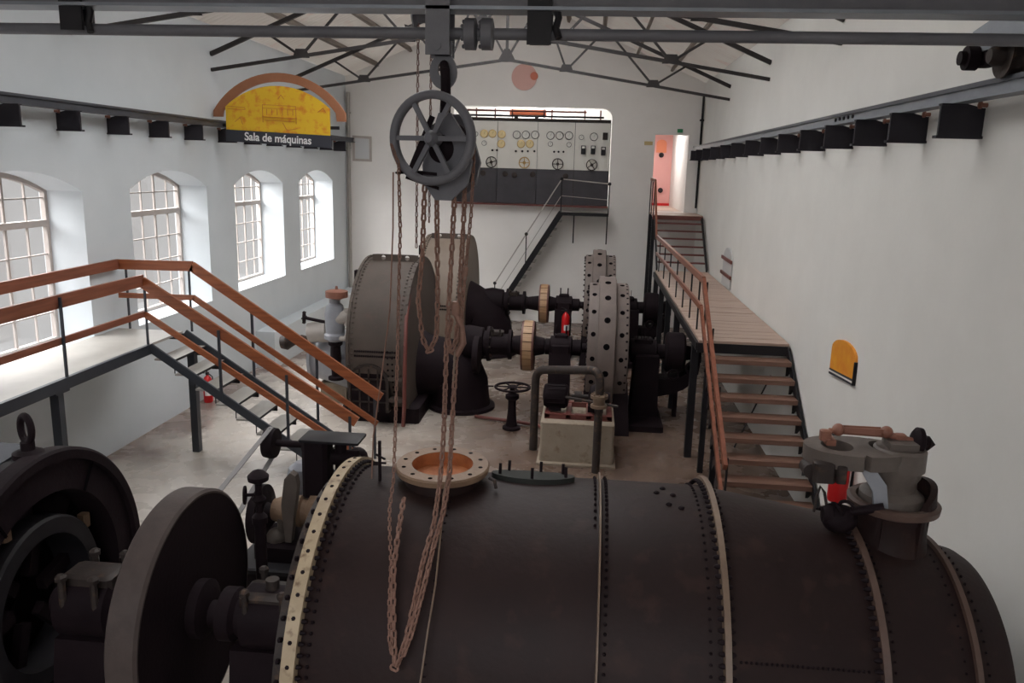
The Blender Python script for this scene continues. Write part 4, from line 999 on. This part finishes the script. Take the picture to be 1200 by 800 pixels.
obj('belt_shaft', MB().lathe((-3.12,7.58,1.70),(1,0,0),[(0,.035),(.34,.035),(.35,.08),(.40,.10),(.62,.10)],16), M['iron'], t)
obj('belt_pulley', MB().lathe((-3.17,7.58,1.70),(1,0,0),[(0,.05),(.005,.15),(.06,.16),(.115,.15),(.12,.05)],30), M['iron'], t)
bt = MB()
bt.bar((-3.11,7.6,1.86),(-3.11,5.40,1.50),.05,.008,up=(0,0,1)); bt.bar((-3.11,7.6,1.54),(-3.11,5.40,.90),.05,.008,up=(0,0,1))
obj('belt', bt, M['belt'], t)
obj('side_valve', MB().cyl((-2.25,7.7,1.1),(-2.25,7.7,1.5),.09,14).sphere((-2.25,7.7,1.55),.11,14,8).cyl((-2.5,7.65,1.32),(-2.0,7.65,1.32),.07,12).sphere((-2.32,7.45,1.22),.07,12,8), M['iron'], t)
obj('brass_ball', MB().sphere((-2.34,7.3,1.28),.055,14,8), M['brass'], t)
t = thing('standpipe', 'slim dark standpipe with a ball top and small handwheel beside the governor', 'standpipe', (-2.69,6.25,0))
obj('pipe', MB().cyl((-2.69,6.25,0),(-2.69,6.25,1.50),.05,16).lathe((-2.69,6.25,0),(0,0,1),[(0,.12),(.03,.12),(.05,.06)],16), M['iron'], t)
obj('collar', MB().lathe((-2.69,6.25,1.46),(0,0,1),[(0,.065),(.06,.065),(.10,.03),(.18,.03),(.22,.06),(.26,.03),(.38,.03)],16), M['iron'], t)
obj('ball_top', MB().lathe((-2.69,6.25,1.82),(0,0,1),[(0,.03),(.03,.085),(.07,.09),(.11,.05),(.13,.0)],18), M['iron'], t)
obj('handwheel', MB().torus((-2.80,6.22,1.72),(1,.3,0),.07,.012,24,8).cyl((-2.69,6.25,1.72),(-2.80,6.22,1.72),.015,8), M['iron'], t)

# ------------------------------------------------------------------ turbine sets in the middle of the hall
def turbine(dx, y, z, lab, first):
    t = thing('turbine', lab, 'turbine', (-3.0+dx,y,0), 'turbines with riveted spiral casings')
    xs0, xs1, R = (-4.05,-3.02,1.55) if first else (-3.85,-2.80,1.55)
    o = (dx,y,z)
    for xa in (xs0,xs1-.05):
        rv = MB()
        for k in range(46):
            th = -.6+2.6*k/45; xx = xa+(.10 if xa == xs0 else -.05)
            rv.bolt((xx+dx,y-math.sin(th)*R,z+math.cos(th)*R),(0,-math.sin(th),math.cos(th)),.022,.018)
            if k % 2: rv.bolt((xa+.05+dx if xa == xs0 else xa+.025+dx,y-math.sin(th)*(R+.03),z+math.cos(th)*(R+.03)),(0,-math.sin(th),math.cos(th)),.018,.015)
        obj('edge_ring', MB().lathe(o,(1,0,0),[(xa,R-.05),(xa,R+.03),(xa+.05,R+.03),(xa+.05,R-.05)],80,caps=False), M['casing'] if first else M['casinglight'], t, extra=[(rv,M['casing'])])
    sm = MB()
    for zz in (z+.10,z+.02):
        c = (zz-z)/R
        for k in range(20): sm.bolt((xs0+dx+.16+(xs1-xs0-.3)*k/19,y-R*math.sqrt(1-c*c),zz),(0,-1,c),.020,.018)
    if first:
        for xx in (xs1-.22,xs1-.30):
            for k in range(12):
                th = 1.5+.07*k; sm.bolt((xx+dx,y-math.sin(th)*R,z+math.cos(th)*R),(0,-math.sin(th),math.cos(th)),.02,.018)
    obj('spiral_casing', MB().lathe(o,(1,0,0),[(xs0,.3),(xs0+.01,R),(xs1-.01,R),(xs1,.1)],80,caps=False), M['casing'] if first else M['casinglight'], t, extra=[(sm,M['iron'])])
    # upright flange plate with two holes across the top
    fx0, fx1 = (-3.90,-3.06) if first else (-3.72,-2.86); fz0, fz1 = z+R-.06, z+R+.09
    pl = MB(); m_ = (fx0+fx1)/2
    for xa, xb, hx in ((fx0,m_,fx0+.20),(m_,fx1,fx1-.20)):
        hz = (fz0+fz1)/2+.015; sq = []
        for k in range(24):
            th = 2*PI*k/24; c, s_ = math.cos(th), math.sin(th)
            tx = ((xb-hx) if c > 0 else (hx-xa))/max(1e-6,abs(c)); tz = ((fz1-hz) if s_ > 0 else (hz-fz0))/max(1e-6,abs(s_)); q = min(tx,tz)
            sq.append((hx+c*q+dx,y-.30,hz+s_*q))
        pl.ringprism(sq, [(hx+.045*math.cos(2*PI*k/24)+dx,y-.30,hz+.045*math.sin(2*PI*k/24)) for k in range(24)], (0,.05,0))
    pl.box((fx0+dx,y-.33,fz0-.06),(fx1+dx,y+.2,fz0+.02))
    obj('top_flange', pl, M['casing'], t)
    obj('shoulder_lug', MB().box((xs0+dx-.14,y-.5,z+R-.42),(xs0+dx,y-.35,z+R-.2)), M['iron'], t)
    # draft elbow down into the floor
    r0 = .54 if first else .66; zc = z-.46 if first else z-.32
    xe = -2.30 if first else -2.42
    obj('draft_elbow', MB().tube([(xs1+dx-.05,y,zc),(xs1+dx+.12,y,zc),(xe-.22+dx,y,zc-.03),(xe-.08+dx,y,zc-.14),(xe+dx,y,zc-.34),(xe+.02+dx,y,zc-.6),(xe+.03+dx,y,0)],[r0*1.25,r0*1.06,r0,r0,r0,r0,r0*1.04],28), M['iron'], t)
    obj('elbow_base', MB().lathe((xe+.03+dx,y,0),(0,0,1),[(0,r0+.10),(.06,r0+.10),(.08,r0)],40), M['iron'], t)
    # guide bearing where the shaft leaves the elbow
    g = MB().lathe((xe+.45+dx,y,z),(1,0,0),[(-.50,.30),(-.30,.34),(-.02,.30),(0,.24),(.05,.24),(.06,.33),(.12,.33),(.13,.20),(.45,.20),(.46,.28),(.52,.28),(.53,.16),(.66,.13)],30)
    obj('guide_bearing', g, M['iron'], t)
    gb = MB()
    for k in range(10): th = 2*PI*k/10; gb.bolt((xe+.57+dx,y+.29*math.cos(th),z+.29*math.sin(th)),(1,0,0),.025,.03)
    for x in (.62,.75): gb.cyl((xe+x+dx,y-.1,z+.15),(xe+x+dx,y-.1,z+.30),.02,8)
    gb.cbox((xe+.68+dx,y,z+.22),(.26,.22,.08),.02)
    obj('gland_bolts', gb, M['ironlight'], t)
    obj('regulating_ring', MB().lathe((xe+.30+dx,y-.45,z-.12),(1,0,0.0),[(0,.20),(.02,.34),(.12,.34),(.14,.20)],24), M['iron'], t) if first else None
    if first:
        # arched inspection door on the front
        yd = y-R-.03
        ou = [(-4.02+dx,yd,.28)]+[(-3.66+.36*math.cos(PI-PI*k/14)+dx,yd,.80+.34*math.sin(PI*k/14)) for k in range(15)]+[(-3.30+dx,yd,.28)]
        nn = [(-3.97+dx,yd,.28)]+[(-3.66+.31*math.cos(PI-PI*k/14)+dx,yd,.80+.29*math.sin(PI*k/14)) for k in range(15)]+[(-3.35+dx,yd,.28)]
        dr = obj('inspection_door', MB().ringprism(ou, nn, (0,.22,0), closed=False), M['ironlight'], t)
        obj('door_plate', MB().prism([V(p)+V((0,.06,0)) for p in nn],(0,.12,0)), M['iron'], dr)
        dg = MB()
        for x in (-3.82,-3.66,-3.50): dg.box((x+dx-.012,yd+.03,.28),(x+dx+.012,yd+.065,1.04))
        for zz in (.45,.66,.86): dg.box((-3.96+dx,yd+.03,zz-.012),(-3.36+dx,yd+.065,zz+.012))
        obj('door_ribs', dg, M['ironlight'], dr)
        sh = MB()
        for zz in (.50,.88): sh.box((-3.32+dx,yd+.02,zz-.03),(-3.06+dx,yd+.30,zz+.03))
        obj('door_strap', sh, M['casing'], t)
        obj('drain_pipe', MB().tube([(-3.06+dx,y-1.0,2.35),(-3.02+dx,y-1.45,1.9),(-3.0+dx,y-1.63,1.2),(-3.02+dx,y-1.6,.4),(-3.05+dx,y-1.55,.05)],.035,10), M['redsteel'], t)
    obj('plinth', MB().cbox(((xs0+xs1)/2+dx,y,.15),(xs1-xs0+.35,2.5,.30),.05), M['iron'], t)
    return t
def coupling(dx, y, z, lab):
    t = thing('coupling_drum', lab, 'coupling', (-1.02+dx,y,z-.47), 'coupling drums on the turbine shafts')
    o = (dx,y,z)
    obj('drum', MB().lathe(o,(1,0,0),[(-1.14,.10),(-1.14,.20),(-1.135,.46),(-1.10,.465),(-1.10,.42),(-.94,.42),(-.94,.465),(-.905,.46),(-.90,.18),(-.90,.10)],56,caps=False), M['lagrim'], t)
    lg = MB(); n = 18
    for k in range(n):
        a0, a1 = 2*PI*k/n+.02, 2*PI*(k+1)/n-.02; P = []
        for rr in (.41,.472):
            for a in (a0,(a0+a1)/2,a1): P.append((rr,a))
        vs = [(-1.10+dx,y+r*math.cos(a),z+r*math.sin(a)) for r,a in P]+[(-.94+dx,y+r*math.cos(a),z+r*math.sin(a)) for r,a in P]
        lg.add(vs,[(3,4,10,9),(4,5,11,10),(0,3,9,6),(2,8,11,5),(0,1,4,3),(1,2,5,4),(6,9,10,7),(7,10,11,8),(0,6,7,1),(1,7,8,2)])
    obj('lagging', lg, M['lag'], t)
    obj('hub', MB().lathe(o,(1,0,0),[(-1.45,.10),(-1.40,.15),(-1.14,.19),(-.90,.19),(-.72,.15),(-.70,.10)],28), M['iron'], t)
    obj('shaft', MB().cyl((-1.75+dx,y,z),(1.95+dx,y,z),.085,20), M['iron'], t)
    return t
def gen(dx, y, z, lab):
    t = thing('generator', lab, 'generator', (.43+dx,y,0), 'slim grey brown generator rings')
    o = (dx,y,z); R = 1.35; Rs = 1.22
    hc, hs, hs2, eb, eb2 = MB(), MB(), MB(), MB(), MB()
    for k in range(12):
        th = -.05+.345*k; n_ = V((0,-math.sin(th),math.cos(th))); hc.lathe(V((.395+dx,y,z))+n_*(R-.02), n_, [(0,.055),(.024,.055)], 14)
        th = .12+.345*k; n_ = V((0,-math.sin(th),math.cos(th)))
        hs.lathe(V((.165+dx,y,z))+n_*(Rs-.015), n_, [(0,.042),(.026,.042)], 12); hs2.lathe(V((.655+dx,y,z))+n_*(Rs-.015), n_, [(0,.042),(.026,.042)], 12)
    for k in range(26):
        th = -.2+.12*k; n_ = V((0,-math.sin(th),math.cos(th))); eb.bolt(V((.07+dx,y,z))+n_*(Rs-.06),(-1,0,0),.022,.03); eb2.bolt(V((.74+dx,y,z))+n_*(Rs-.01),n_,.022,.02)
    obj('side_band', MB().lathe(o,(1,0,0),[(.07,.75),(.07,Rs-.02),(.085,Rs),(.25,Rs+.01),(.26,Rs)],80,caps=False), M['gen'], t, extra=[(hs,M['hole']),(eb,M['iron'])])
    obj('centre_band', MB().lathe(o,(1,0,0),[(.24,Rs-.05),(.24,R-.02),(.255,R),(.535,R),(.55,R-.02),(.55,Rs-.05)],80,caps=False), M['gen'], t, extra=[(hc,M['hole'])])
    obj('side_band', MB().lathe(o,(1,0,0),[(.54,Rs),(.55,Rs+.01),(.765,Rs),(.78,Rs-.02),(.78,.75)],80,caps=False), M['gen'], t, extra=[(hs2,M['hole']),(eb2,M['iron'])])
    obj('end_shield', MB().lathe(o,(1,0,0),[(.10,.9),(.10,.16),(.75,.16),(.75,.9)],48,caps=False), M['iron'], t)
    obj('side_foot', MB().prism([(.02+dx,y-1.28,0),(.86+dx,y-1.28,0),(.80+dx,y-1.05,.9),(.06+dx,y-1.05,.9)],(0,.5,0)), M['iron'], t)
    # shaft bearing between drum and ring
    br = MB().lathe((-.72+dx,y,z),(1,0,0),[(0,.09),(.02,.15),(.10,.15),(.12,.21),(.50,.21),(.52,.15),(.68,.15),(.70,.09)],28); br.cbox((-.41+dx,y,z),(.34,.50,.16),.03); br.cbox((-.41+dx,y,z+.20),(.24,.2,.1),.02)
    for x in (-.50,-.32): br.cyl((x+dx,y,z+.2),(x+dx,y,z+.40),.015,8)
    obj('bearing', br, M['iron'], t)
    obj('bearing_pedestal', MB().prism([(-.62+dx,y-.42,0),(-.62+dx,y+.42,0),(-.62+dx,y+.24,z-.08),(-.62+dx,y-.24,z-.08)],(.40,0,0)), M['iron'], t)
    obj('sole_plate', MB().cbox((.80+dx,y-.0,.06),(1.34,2.0,.12),.03), M['iron'], t)
    return t
def exciter(dx, y, z, lab):
    t = thing('exciter', lab, 'exciter', (1.4+dx,y,0), 'exciters at the generator shaft ends')
    obj('pedestal', MB().prism([(.92+dx,y-.42,.12),(1.40+dx,y-.42,.12),(1.38+dx,y-.42,z-.02),(.96+dx,y-.42,z-.02)],(0,.8,0)), M['iron'], t)
    br = MB().lathe((.86+dx,y,z),(1,0,0),[(0,.12),(.02,.22),(.48,.22),(.50,.14),(.66,.14)],28); br.cbox((1.10+dx,y,z+.18),(.34,.3,.14),.03)
    for k in range(4): br.cyl((1.0+.06*k+dx,y-.1,z+.2),(.98+.07*k+dx,y-.1,z+.42),.008,6)
    obj('bearing', br, M['iron'], t)
    obj('armature', MB().lathe((1.50+dx,y,z),(1,0,0),[(0,.12),(.02,.34),(.05,.37),(.32,.37),(.36,.33),(.38,.14),(.52,.12),(.53,.18),(.62,.18),(.63,.08)],40), M['iron'], t)
    am = [(1.25,.42),(1.60,.50),(1.85,.60),(2.02,.74),(2.11,.92),(2.13,1.10),(2.12,1.36),(2.03,1.36),(2.01,1.10),(1.93,.92),(1.80,.84),(1.5,.78),(1.25,.80)]
    obj('bracket_arm', MB().prism([(x+dx,y-.24,z-1.25+q) for x,q in am],(0,.42,0)), M['iron'], t)
    rg = MB().torus((1.66+dx,y-.26,z-.36),(0,1,0),.09,.02,20,8); rg.torus((1.98+dx,y-.26,z-.22),(0,1,0),.10,.025,20,8)
    obj('brush_ring', rg, M['iron'], t)
    obj('end_bearing', MB().cbox((2.07+dx,y-.03,z+.02),(.16,.42,.30),.04), M['iron'], t)
    obj('leg', MB().box((1.72+dx,y+.05,0),(1.80+dx,y+.15,z-.62)), M['iron'], t)
    return t
A = (0,14.8,1.25); B = (-.10,19.5,1.28)
turbine(*A,'nearer riveted brown turbine casing with an arched inspection door',True)
turbine(.0,B[1],B[2],'farther tan turbine casing partly behind the hoist chains',False)
coupling(*A,'lower wood-lagged coupling drum in front of the other shaft')
coupling(.03,B[1],B[2],'upper wood-lagged coupling drum near the foot of the steep stair')
gen(*A,'taller slim grey brown generator ring behind the bent pipe')
gen(*B,'slim grey brown generator ring showing above the nearer one')
exciter(*A,'dark exciter on a curved bracket arm beside the stair posts')
exciter(*B,'dark exciter on a curved arm under the plank platform, farther shaft')

# inlet valve beside the nearer casing
t = thing('inlet_valve', 'blue grey inlet pipe and tall valve with a brown cap beside the riveted casing', 'valve', (-4.6,14.5,0))
obj('inlet_pipe', MB().lathe((-5.15,14.75,.85),(1,0,0),[(0,.34),(.02,.46),(.08,.46),(.10,.40),(.40,.48),(.90,.62),(1.02,.66),(1.03,.5)],36), M['bluegrey'], t)
obj('pale_bonnet', MB().lathe((-5.12,14.35,1.40),(1,0,.12),[(0,.06),(.05,.19),(.40,.21),(.46,.12)],22), M['palegrey'], t)
obj('valve_stem', MB().lathe((-4.50,14.1,.60),(0,0,1),[(0,.14),(.05,.14),(.07,.075),(.40,.10),(.62,.09),(.66,.13),(.72,.13)],20), M['iron'], t)
obj('valve_body', MB().lathe((-4.50,14.1,1.32),(0,0,1),[(0,.13),(.05,.20),(.12,.20),(.16,.17),(.52,.185),(.66,.15),(.70,.10),(.78,.10)],24), M['bluegrey'], t)
obj('cap', MB().lathe((-4.46,14.1,2.08),(0,0,1),[(0,.06),(.03,.12),(.05,.20),(.16,.20),(.18,.14),(.19,.03),(.25,.02)],24), M['browncap'], t)
obj('side_branch', MB().cyl((-4.46,14.05,1.74),(-4.22,14.05,1.80),.12,16).cyl((-4.22,14.05,1.63),(-4.22,14.05,1.93),.10,14).tube([(-4.42,14.0,1.40),(-4.27,13.95,1.40),(-4.19,13.95,1.53),(-4.19,13.95,1.70)],.05,10), M['palegrey'], t)
obj('cross_pipe', MB().cyl((-5.15,14.25,1.70),(-4.55,14.25,1.60),.03,10), M['iron'], t)
h = MB().torus((-5.13,14.25,1.70),(1,.2,0),.10,.022,20,8)
for k in range(3): h.cyl((-5.13,14.25+.12*math.cos(2*k),1.70+.12*math.sin(2*k)),(-5.13,14.25-.12*math.cos(2*k),1.70-.12*math.sin(2*k)),.016,6)
obj('cross_wheel', h, M['iron'], t)
h = MB().lathe((-5.62,14.3,1.20),(1,0,.1),[(0,.05),(.03,.12),(.14,.15),(.22,.10),(.30,.06),(.42,.12),(.55,.08)],20); h.torus((-5.45,14.2,1.42),(1,.4,.3),.11,.02,18,8)
obj('end_fitting', h, M['ironlight'], t)
obj('support', MB().box((-4.95,14.55,0),(-4.45,14.95,.40)), M['concrete'], t)

# ------------------------------------------------------------------ pump set, bent pipe, floor handwheel
t = thing('pump_plinth', 'pale stained concrete block carrying the motor and pump', 'plinth', (-.03,12.5,0))
obj('block', MB().cbox((-.03,12.53,.34),(1.14,1.12,.68),.03), M['concrete'], t)
obj('foot_strip', MB().cbox((-.03,12.50,.02),(1.22,1.22,.04),.01), M['concrete'], t)
t = thing('motor_pump', 'small dark electric motor and pump on a rusty frame over the concrete block', 'pump', (-.05,12.55,.68))
bf = MB().box((-.55,12.15,.68),(.50,12.23,.76)); bf.box((-.55,12.85,.68),(.50,12.93,.76))
for x in (-.55,-.22,.1,.42): bf.box((x,12.15,.70),(x+.08,12.93,.75))
obj('base_frame', bf, M['redsteel'], t)
mo = MB().lathe((-.60,12.5,.96),(1,0,0),[(0,.06),(.02,.17),(.06,.19),(.36,.19),(.40,.16),(.42,.05)],28)
obj('motor', mo, M['iron'], t)
fn = MB()
for k in range(16): th = 2*PI*k/16; fn.bar((-.53,12.5+.185*math.cos(th),.96+.185*math.sin(th)),(-.24,12.5+.185*math.cos(th),.96+.185*math.sin(th)),.012,.03,up=(0,math.cos(th),math.sin(th)))
fn.box((-.5,12.35,.75),(-.3,12.65,.82))
obj('cooling_fins', fn, M['iron'], t)
obj('pump_shaft', MB().cyl((-.18,12.5,.96),(.2,12.5,.96),.04,12).lathe((-.10,12.5,.96),(1,0,0),[(0,.09),(.12,.09)],18), M['ironlight'], t)
obj('pump_casing', MB().lathe((.12,12.5,.94),(1,0,0),[(0,.08),(.03,.2),(.10,.23),(.22,.22),(.26,.12),(.34,.10)],28).box((.12,12.35,.75),(.36,12.65,.85)), M['iron'], t)
t = thing('bent_pipe', 'dark inverted-U pipe with a bolted union in front of the concrete block', 'pipe', (-.2,12.1,0))
def arcpts(c, a, b, n=6):
    c, a, b = V(c), V(a), V(b); return [c+a*math.cos(PI/2*k/n)+b*math.sin(PI/2*k/n) for k in range(n+1)]
P0, P1 = V((-.735,12.60,0)), V((.275,11.72,0))
za, zb2, rr = 1.34, 1.60, .20
A_ = P0+V((0,0,za)); B_ = P1+V((0,0,zb2)); dr = (B_-A_).normalized()
def bend(c, d0, d1, n=6):                       # round a corner at c between directions d0 (in) and d1 (out)
    p, q = c-d0*rr, c+d1*rr
    return [p*(1-k/n)**2+c*(2*(k/n)*(1-k/n))+q*(k/n)**2 for k in range(n+1)]
Z_ = V((0,0,1))
pts = [P0]+bend(A_, Z_, dr)+bend(B_, dr, -Z_)+[P1+V((0,0,1.25))]
obj('pipe', MB().tube(pts,.066,18), M['ironlight'], t)
obj('riser', MB().cyl(P1,P1+V((0,0,1.25)),.060,18), M['ironlight'], t)
un = MB().lathe(P1+V((0,0,1.02)),(0,0,1),[(0,.065),(.01,.125),(.05,.125),(.055,.09),(.15,.09),(.155,.13),(.20,.13),(.21,.07)],24)
for k in range(8): th = PI/4*k; un.bolt(P1+V((.105*math.cos(th),.105*math.sin(th),1.22)),(0,0,1),.018,.03)
obj('union', un, M['strap'], t)
obj('feed_pipe', MB().cyl((P1.x+.28,P1.y+.02,1.05),(P1.x-.5,P1.y+.5,1.02),.022,10), M['ironlight'], t)
t = thing('valve_stand', 'black floor stand topped by a horizontal handwheel', 'valve stand', (-1.19,13.6,0))
obj('column', MB().lathe((-1.19,13.6,0),(0,0,1),[(0,.16),(.04,.16),(.06,.10),(.30,.075),(.52,.07),(.56,.12),(.62,.12),(.66,.05),(.78,.04)],22), M['iron'], t)
hw = MB().torus((-1.19,13.6,.76),(0,0,1),.30,.022,40,8); hw.torus((-1.19,13.6,.76),(0,0,1),.07,.025,20,8)
for k in range(6): th = PI/3*k; hw.cyl((-1.19,13.6,.76),(-1.19+.3*math.cos(th),13.6+.3*math.sin(th),.76),.014,8)
hw.cyl((-1.52,13.55,.77),(-1.64,13.5,.78),.014,8)
obj('handwheel', hw, M['iron'], t)
t = thing('floor_pipe', 'thin dark pipe along the floor behind the handwheel stand', 'pipe', (-1.4,14.0,.05))
obj('pipe', MB().tube([(-1.9,14.05,.05),(-.75,13.75,.05),(-.62,13.5,.05),(-.60,13.45,.30)],.03,10), M['redsteel'], t)
obj('clip', MB().box((-1.3,13.80,0),(-1.24,13.98,.09)), M['iron'], t)

# ------------------------------------------------------------------ fire extinguishers
def extinguisher(x, y, z, lab, sc=1.0, wall=None, pattern=True):
    t = thing('fire_extinguisher', lab, 'fire extinguisher', (x,y,z), 'red fire extinguishers')
    S = lambda v: v*sc
    obj('cylinder', MB().lathe((x,y,z),(0,0,1),[(0,S(.075)),(S(.02),S(.085)),(S(.42),S(.085)),(S(.48),S(.06)),(S(.51),S(.028)),(S(.53),S(.028))],26), M['red'], t)
    if pattern: obj('label_band', MB().lathe((x,y,z+S(.14)),(0,0,1),[(0,S(.0865)),(S(.12),S(.0865))],26,a0=PI*.95,a1=PI*1.6,caps=False), M['white'], t)
    obj('valve_head', MB().cbox((x,y,z+S(.555)),(S(.05),S(.05),S(.05))).bar((x,y,z+S(.59)),(x-S(.10),y,z+S(.62)),S(.025),S(.012)).bar((x,y,z+S(.565)),(x-S(.10),y,z+S(.555)),S(.02),S(.010)), M['black'], t)
    obj('hose', MB().tube([(x+S(.03),y,z+S(.55)),(x+S(.10),y-S(.01),z+S(.50)),(x+S(.115),y-S(.02),z+S(.35)),(x+S(.10),y-S(.03),z+S(.15))],S(.012),8), M['black'], t)
    if wall: obj('wall_hook', MB().bar((x,y,z+S(.45)),wall,.03,.02), M['black'], t)
extinguisher(-7.02,14.2,.0,'red fire extinguisher on the floor behind the gallery stair post',1.0)
extinguisher(-.44,18.95,.60,'bright red fire extinguisher hung on a bearing pedestal between the shafts',1.12,(-.44,19.24,1.1))
extinguisher(2.93,8.9,.92,'red fire extinguisher on the bare wall glimpsed behind the relief valve',1.25,(XR-.0,8.9,1.5),False)

# ------------------------------------------------------------------ light
W = bpy.data.worlds.new('World'); SC.world = W; W.use_nodes = True
nt = W.node_tree; bg = nt.nodes['Background']; N = nt.nodes.new; L = nt.links.new
tc = N('ShaderNodeTexCoord'); sx = N('ShaderNodeSeparateXYZ'); L(tc.outputs['Generated'], sx.inputs[0])
rp = N('ShaderNodeValToRGB'); e = rp.color_ramp.elements
e[0].position = .10; e[0].color = (.40,.39,.385,1); e[1].position = .75; e[1].color = (4.6,4.65,4.8,1)
L(sx.outputs['Z'], rp.inputs['Fac']); L(rp.outputs['Color'], bg.inputs['Color']); bg.inputs['Strength'].default_value = 1.0
def area(name, loc, target, sx_, sy_, power, col=(1,1,1)):
    l = bpy.data.lights.new(name, 'AREA'); l.shape = 'RECTANGLE'; l.size = sx_; l.size_y = sy_; l.energy = power; l.color = col
    o = bpy.data.objects.new(name, l); COL.objects.link(o); o.location = loc
    o.rotation_euler = (V(target)-V(loc)).to_track_quat('-Z','Z').to_euler()
    return o
for k, (y0, y1) in enumerate(WIN):
    c = (y0+y1)/2
    area('window_daylight', (XL-2.6,c,5.6), (XL+1.5+(k>2),c+(3. if k > 2 else 0),2.4), 2.6, 2.6, 130 if k < 3 else 400, (1,.985,.97))
sl = bpy.data.lights.new('sun', 'SUN'); sl.energy = 3.6; sl.angle = math.radians(45); sl.color = (1,.98,.95)
so = bpy.data.objects.new('sun', sl); COL.objects.link(so); so.location = (-20,8,25); so.rotation_euler = V((.62,-.05,-.78)).to_track_quat('-Z','Y').to_euler()
area('front_fill_light', (-1.8,Y0-1.6,5.6), (-1.8,YB,3.4), 6.4, 3.2, 36, (1,.985,.97))  # added fill light outside the unseen front opening
area('panel_room_lamp', (-1.7,YB+1.6,6.9), (-1.7,YB+1.6,5), 2.5, .8, 110, (1,.98,.95))
area('corridor_lamp', (2.1,26.2,DZ1+.25), (2.1,26.2,3), .5, 1.8, 30, (1,.97,.95))

# ------------------------------------------------------------------ camera
cd = bpy.data.cameras.new('camera'); cam = bpy.data.objects.new('camera', cd); COL.objects.link(cam)
yaw, pit, rol, foc = .0895592, .2114146, .0273401, 950.04
cy, sy, cp_, sp_ = math.cos(yaw), math.sin(yaw), math.cos(pit), math.sin(pit)
F = V((-sy*cp_,cy*cp_,-sp_)); R_ = V((cy,sy,0)); U_ = R_.cross(F)
c, s_ = math.cos(rol), math.sin(rol); R2 = R_*c+U_*s_; U2 = U_*c-R_*s_
mw = Matrix((R2,U2,-F)).transposed().to_4x4(); mw.translation = (0,0,4.5)
cam.matrix_world = mw
cd.sensor_fit = 'HORIZONTAL'; cd.sensor_width = 36; cd.lens = foc*36/1200; cd.clip_start = .05; cd.clip_end = 200
SC.camera = cam
SC.view_settings.view_transform = 'Standard'; SC.view_settings.look = 'None'; SC.view_settings.exposure = 0.62; SC.view_settings.gamma = 1.0
SC.view_settings.use_curve_mapping = False
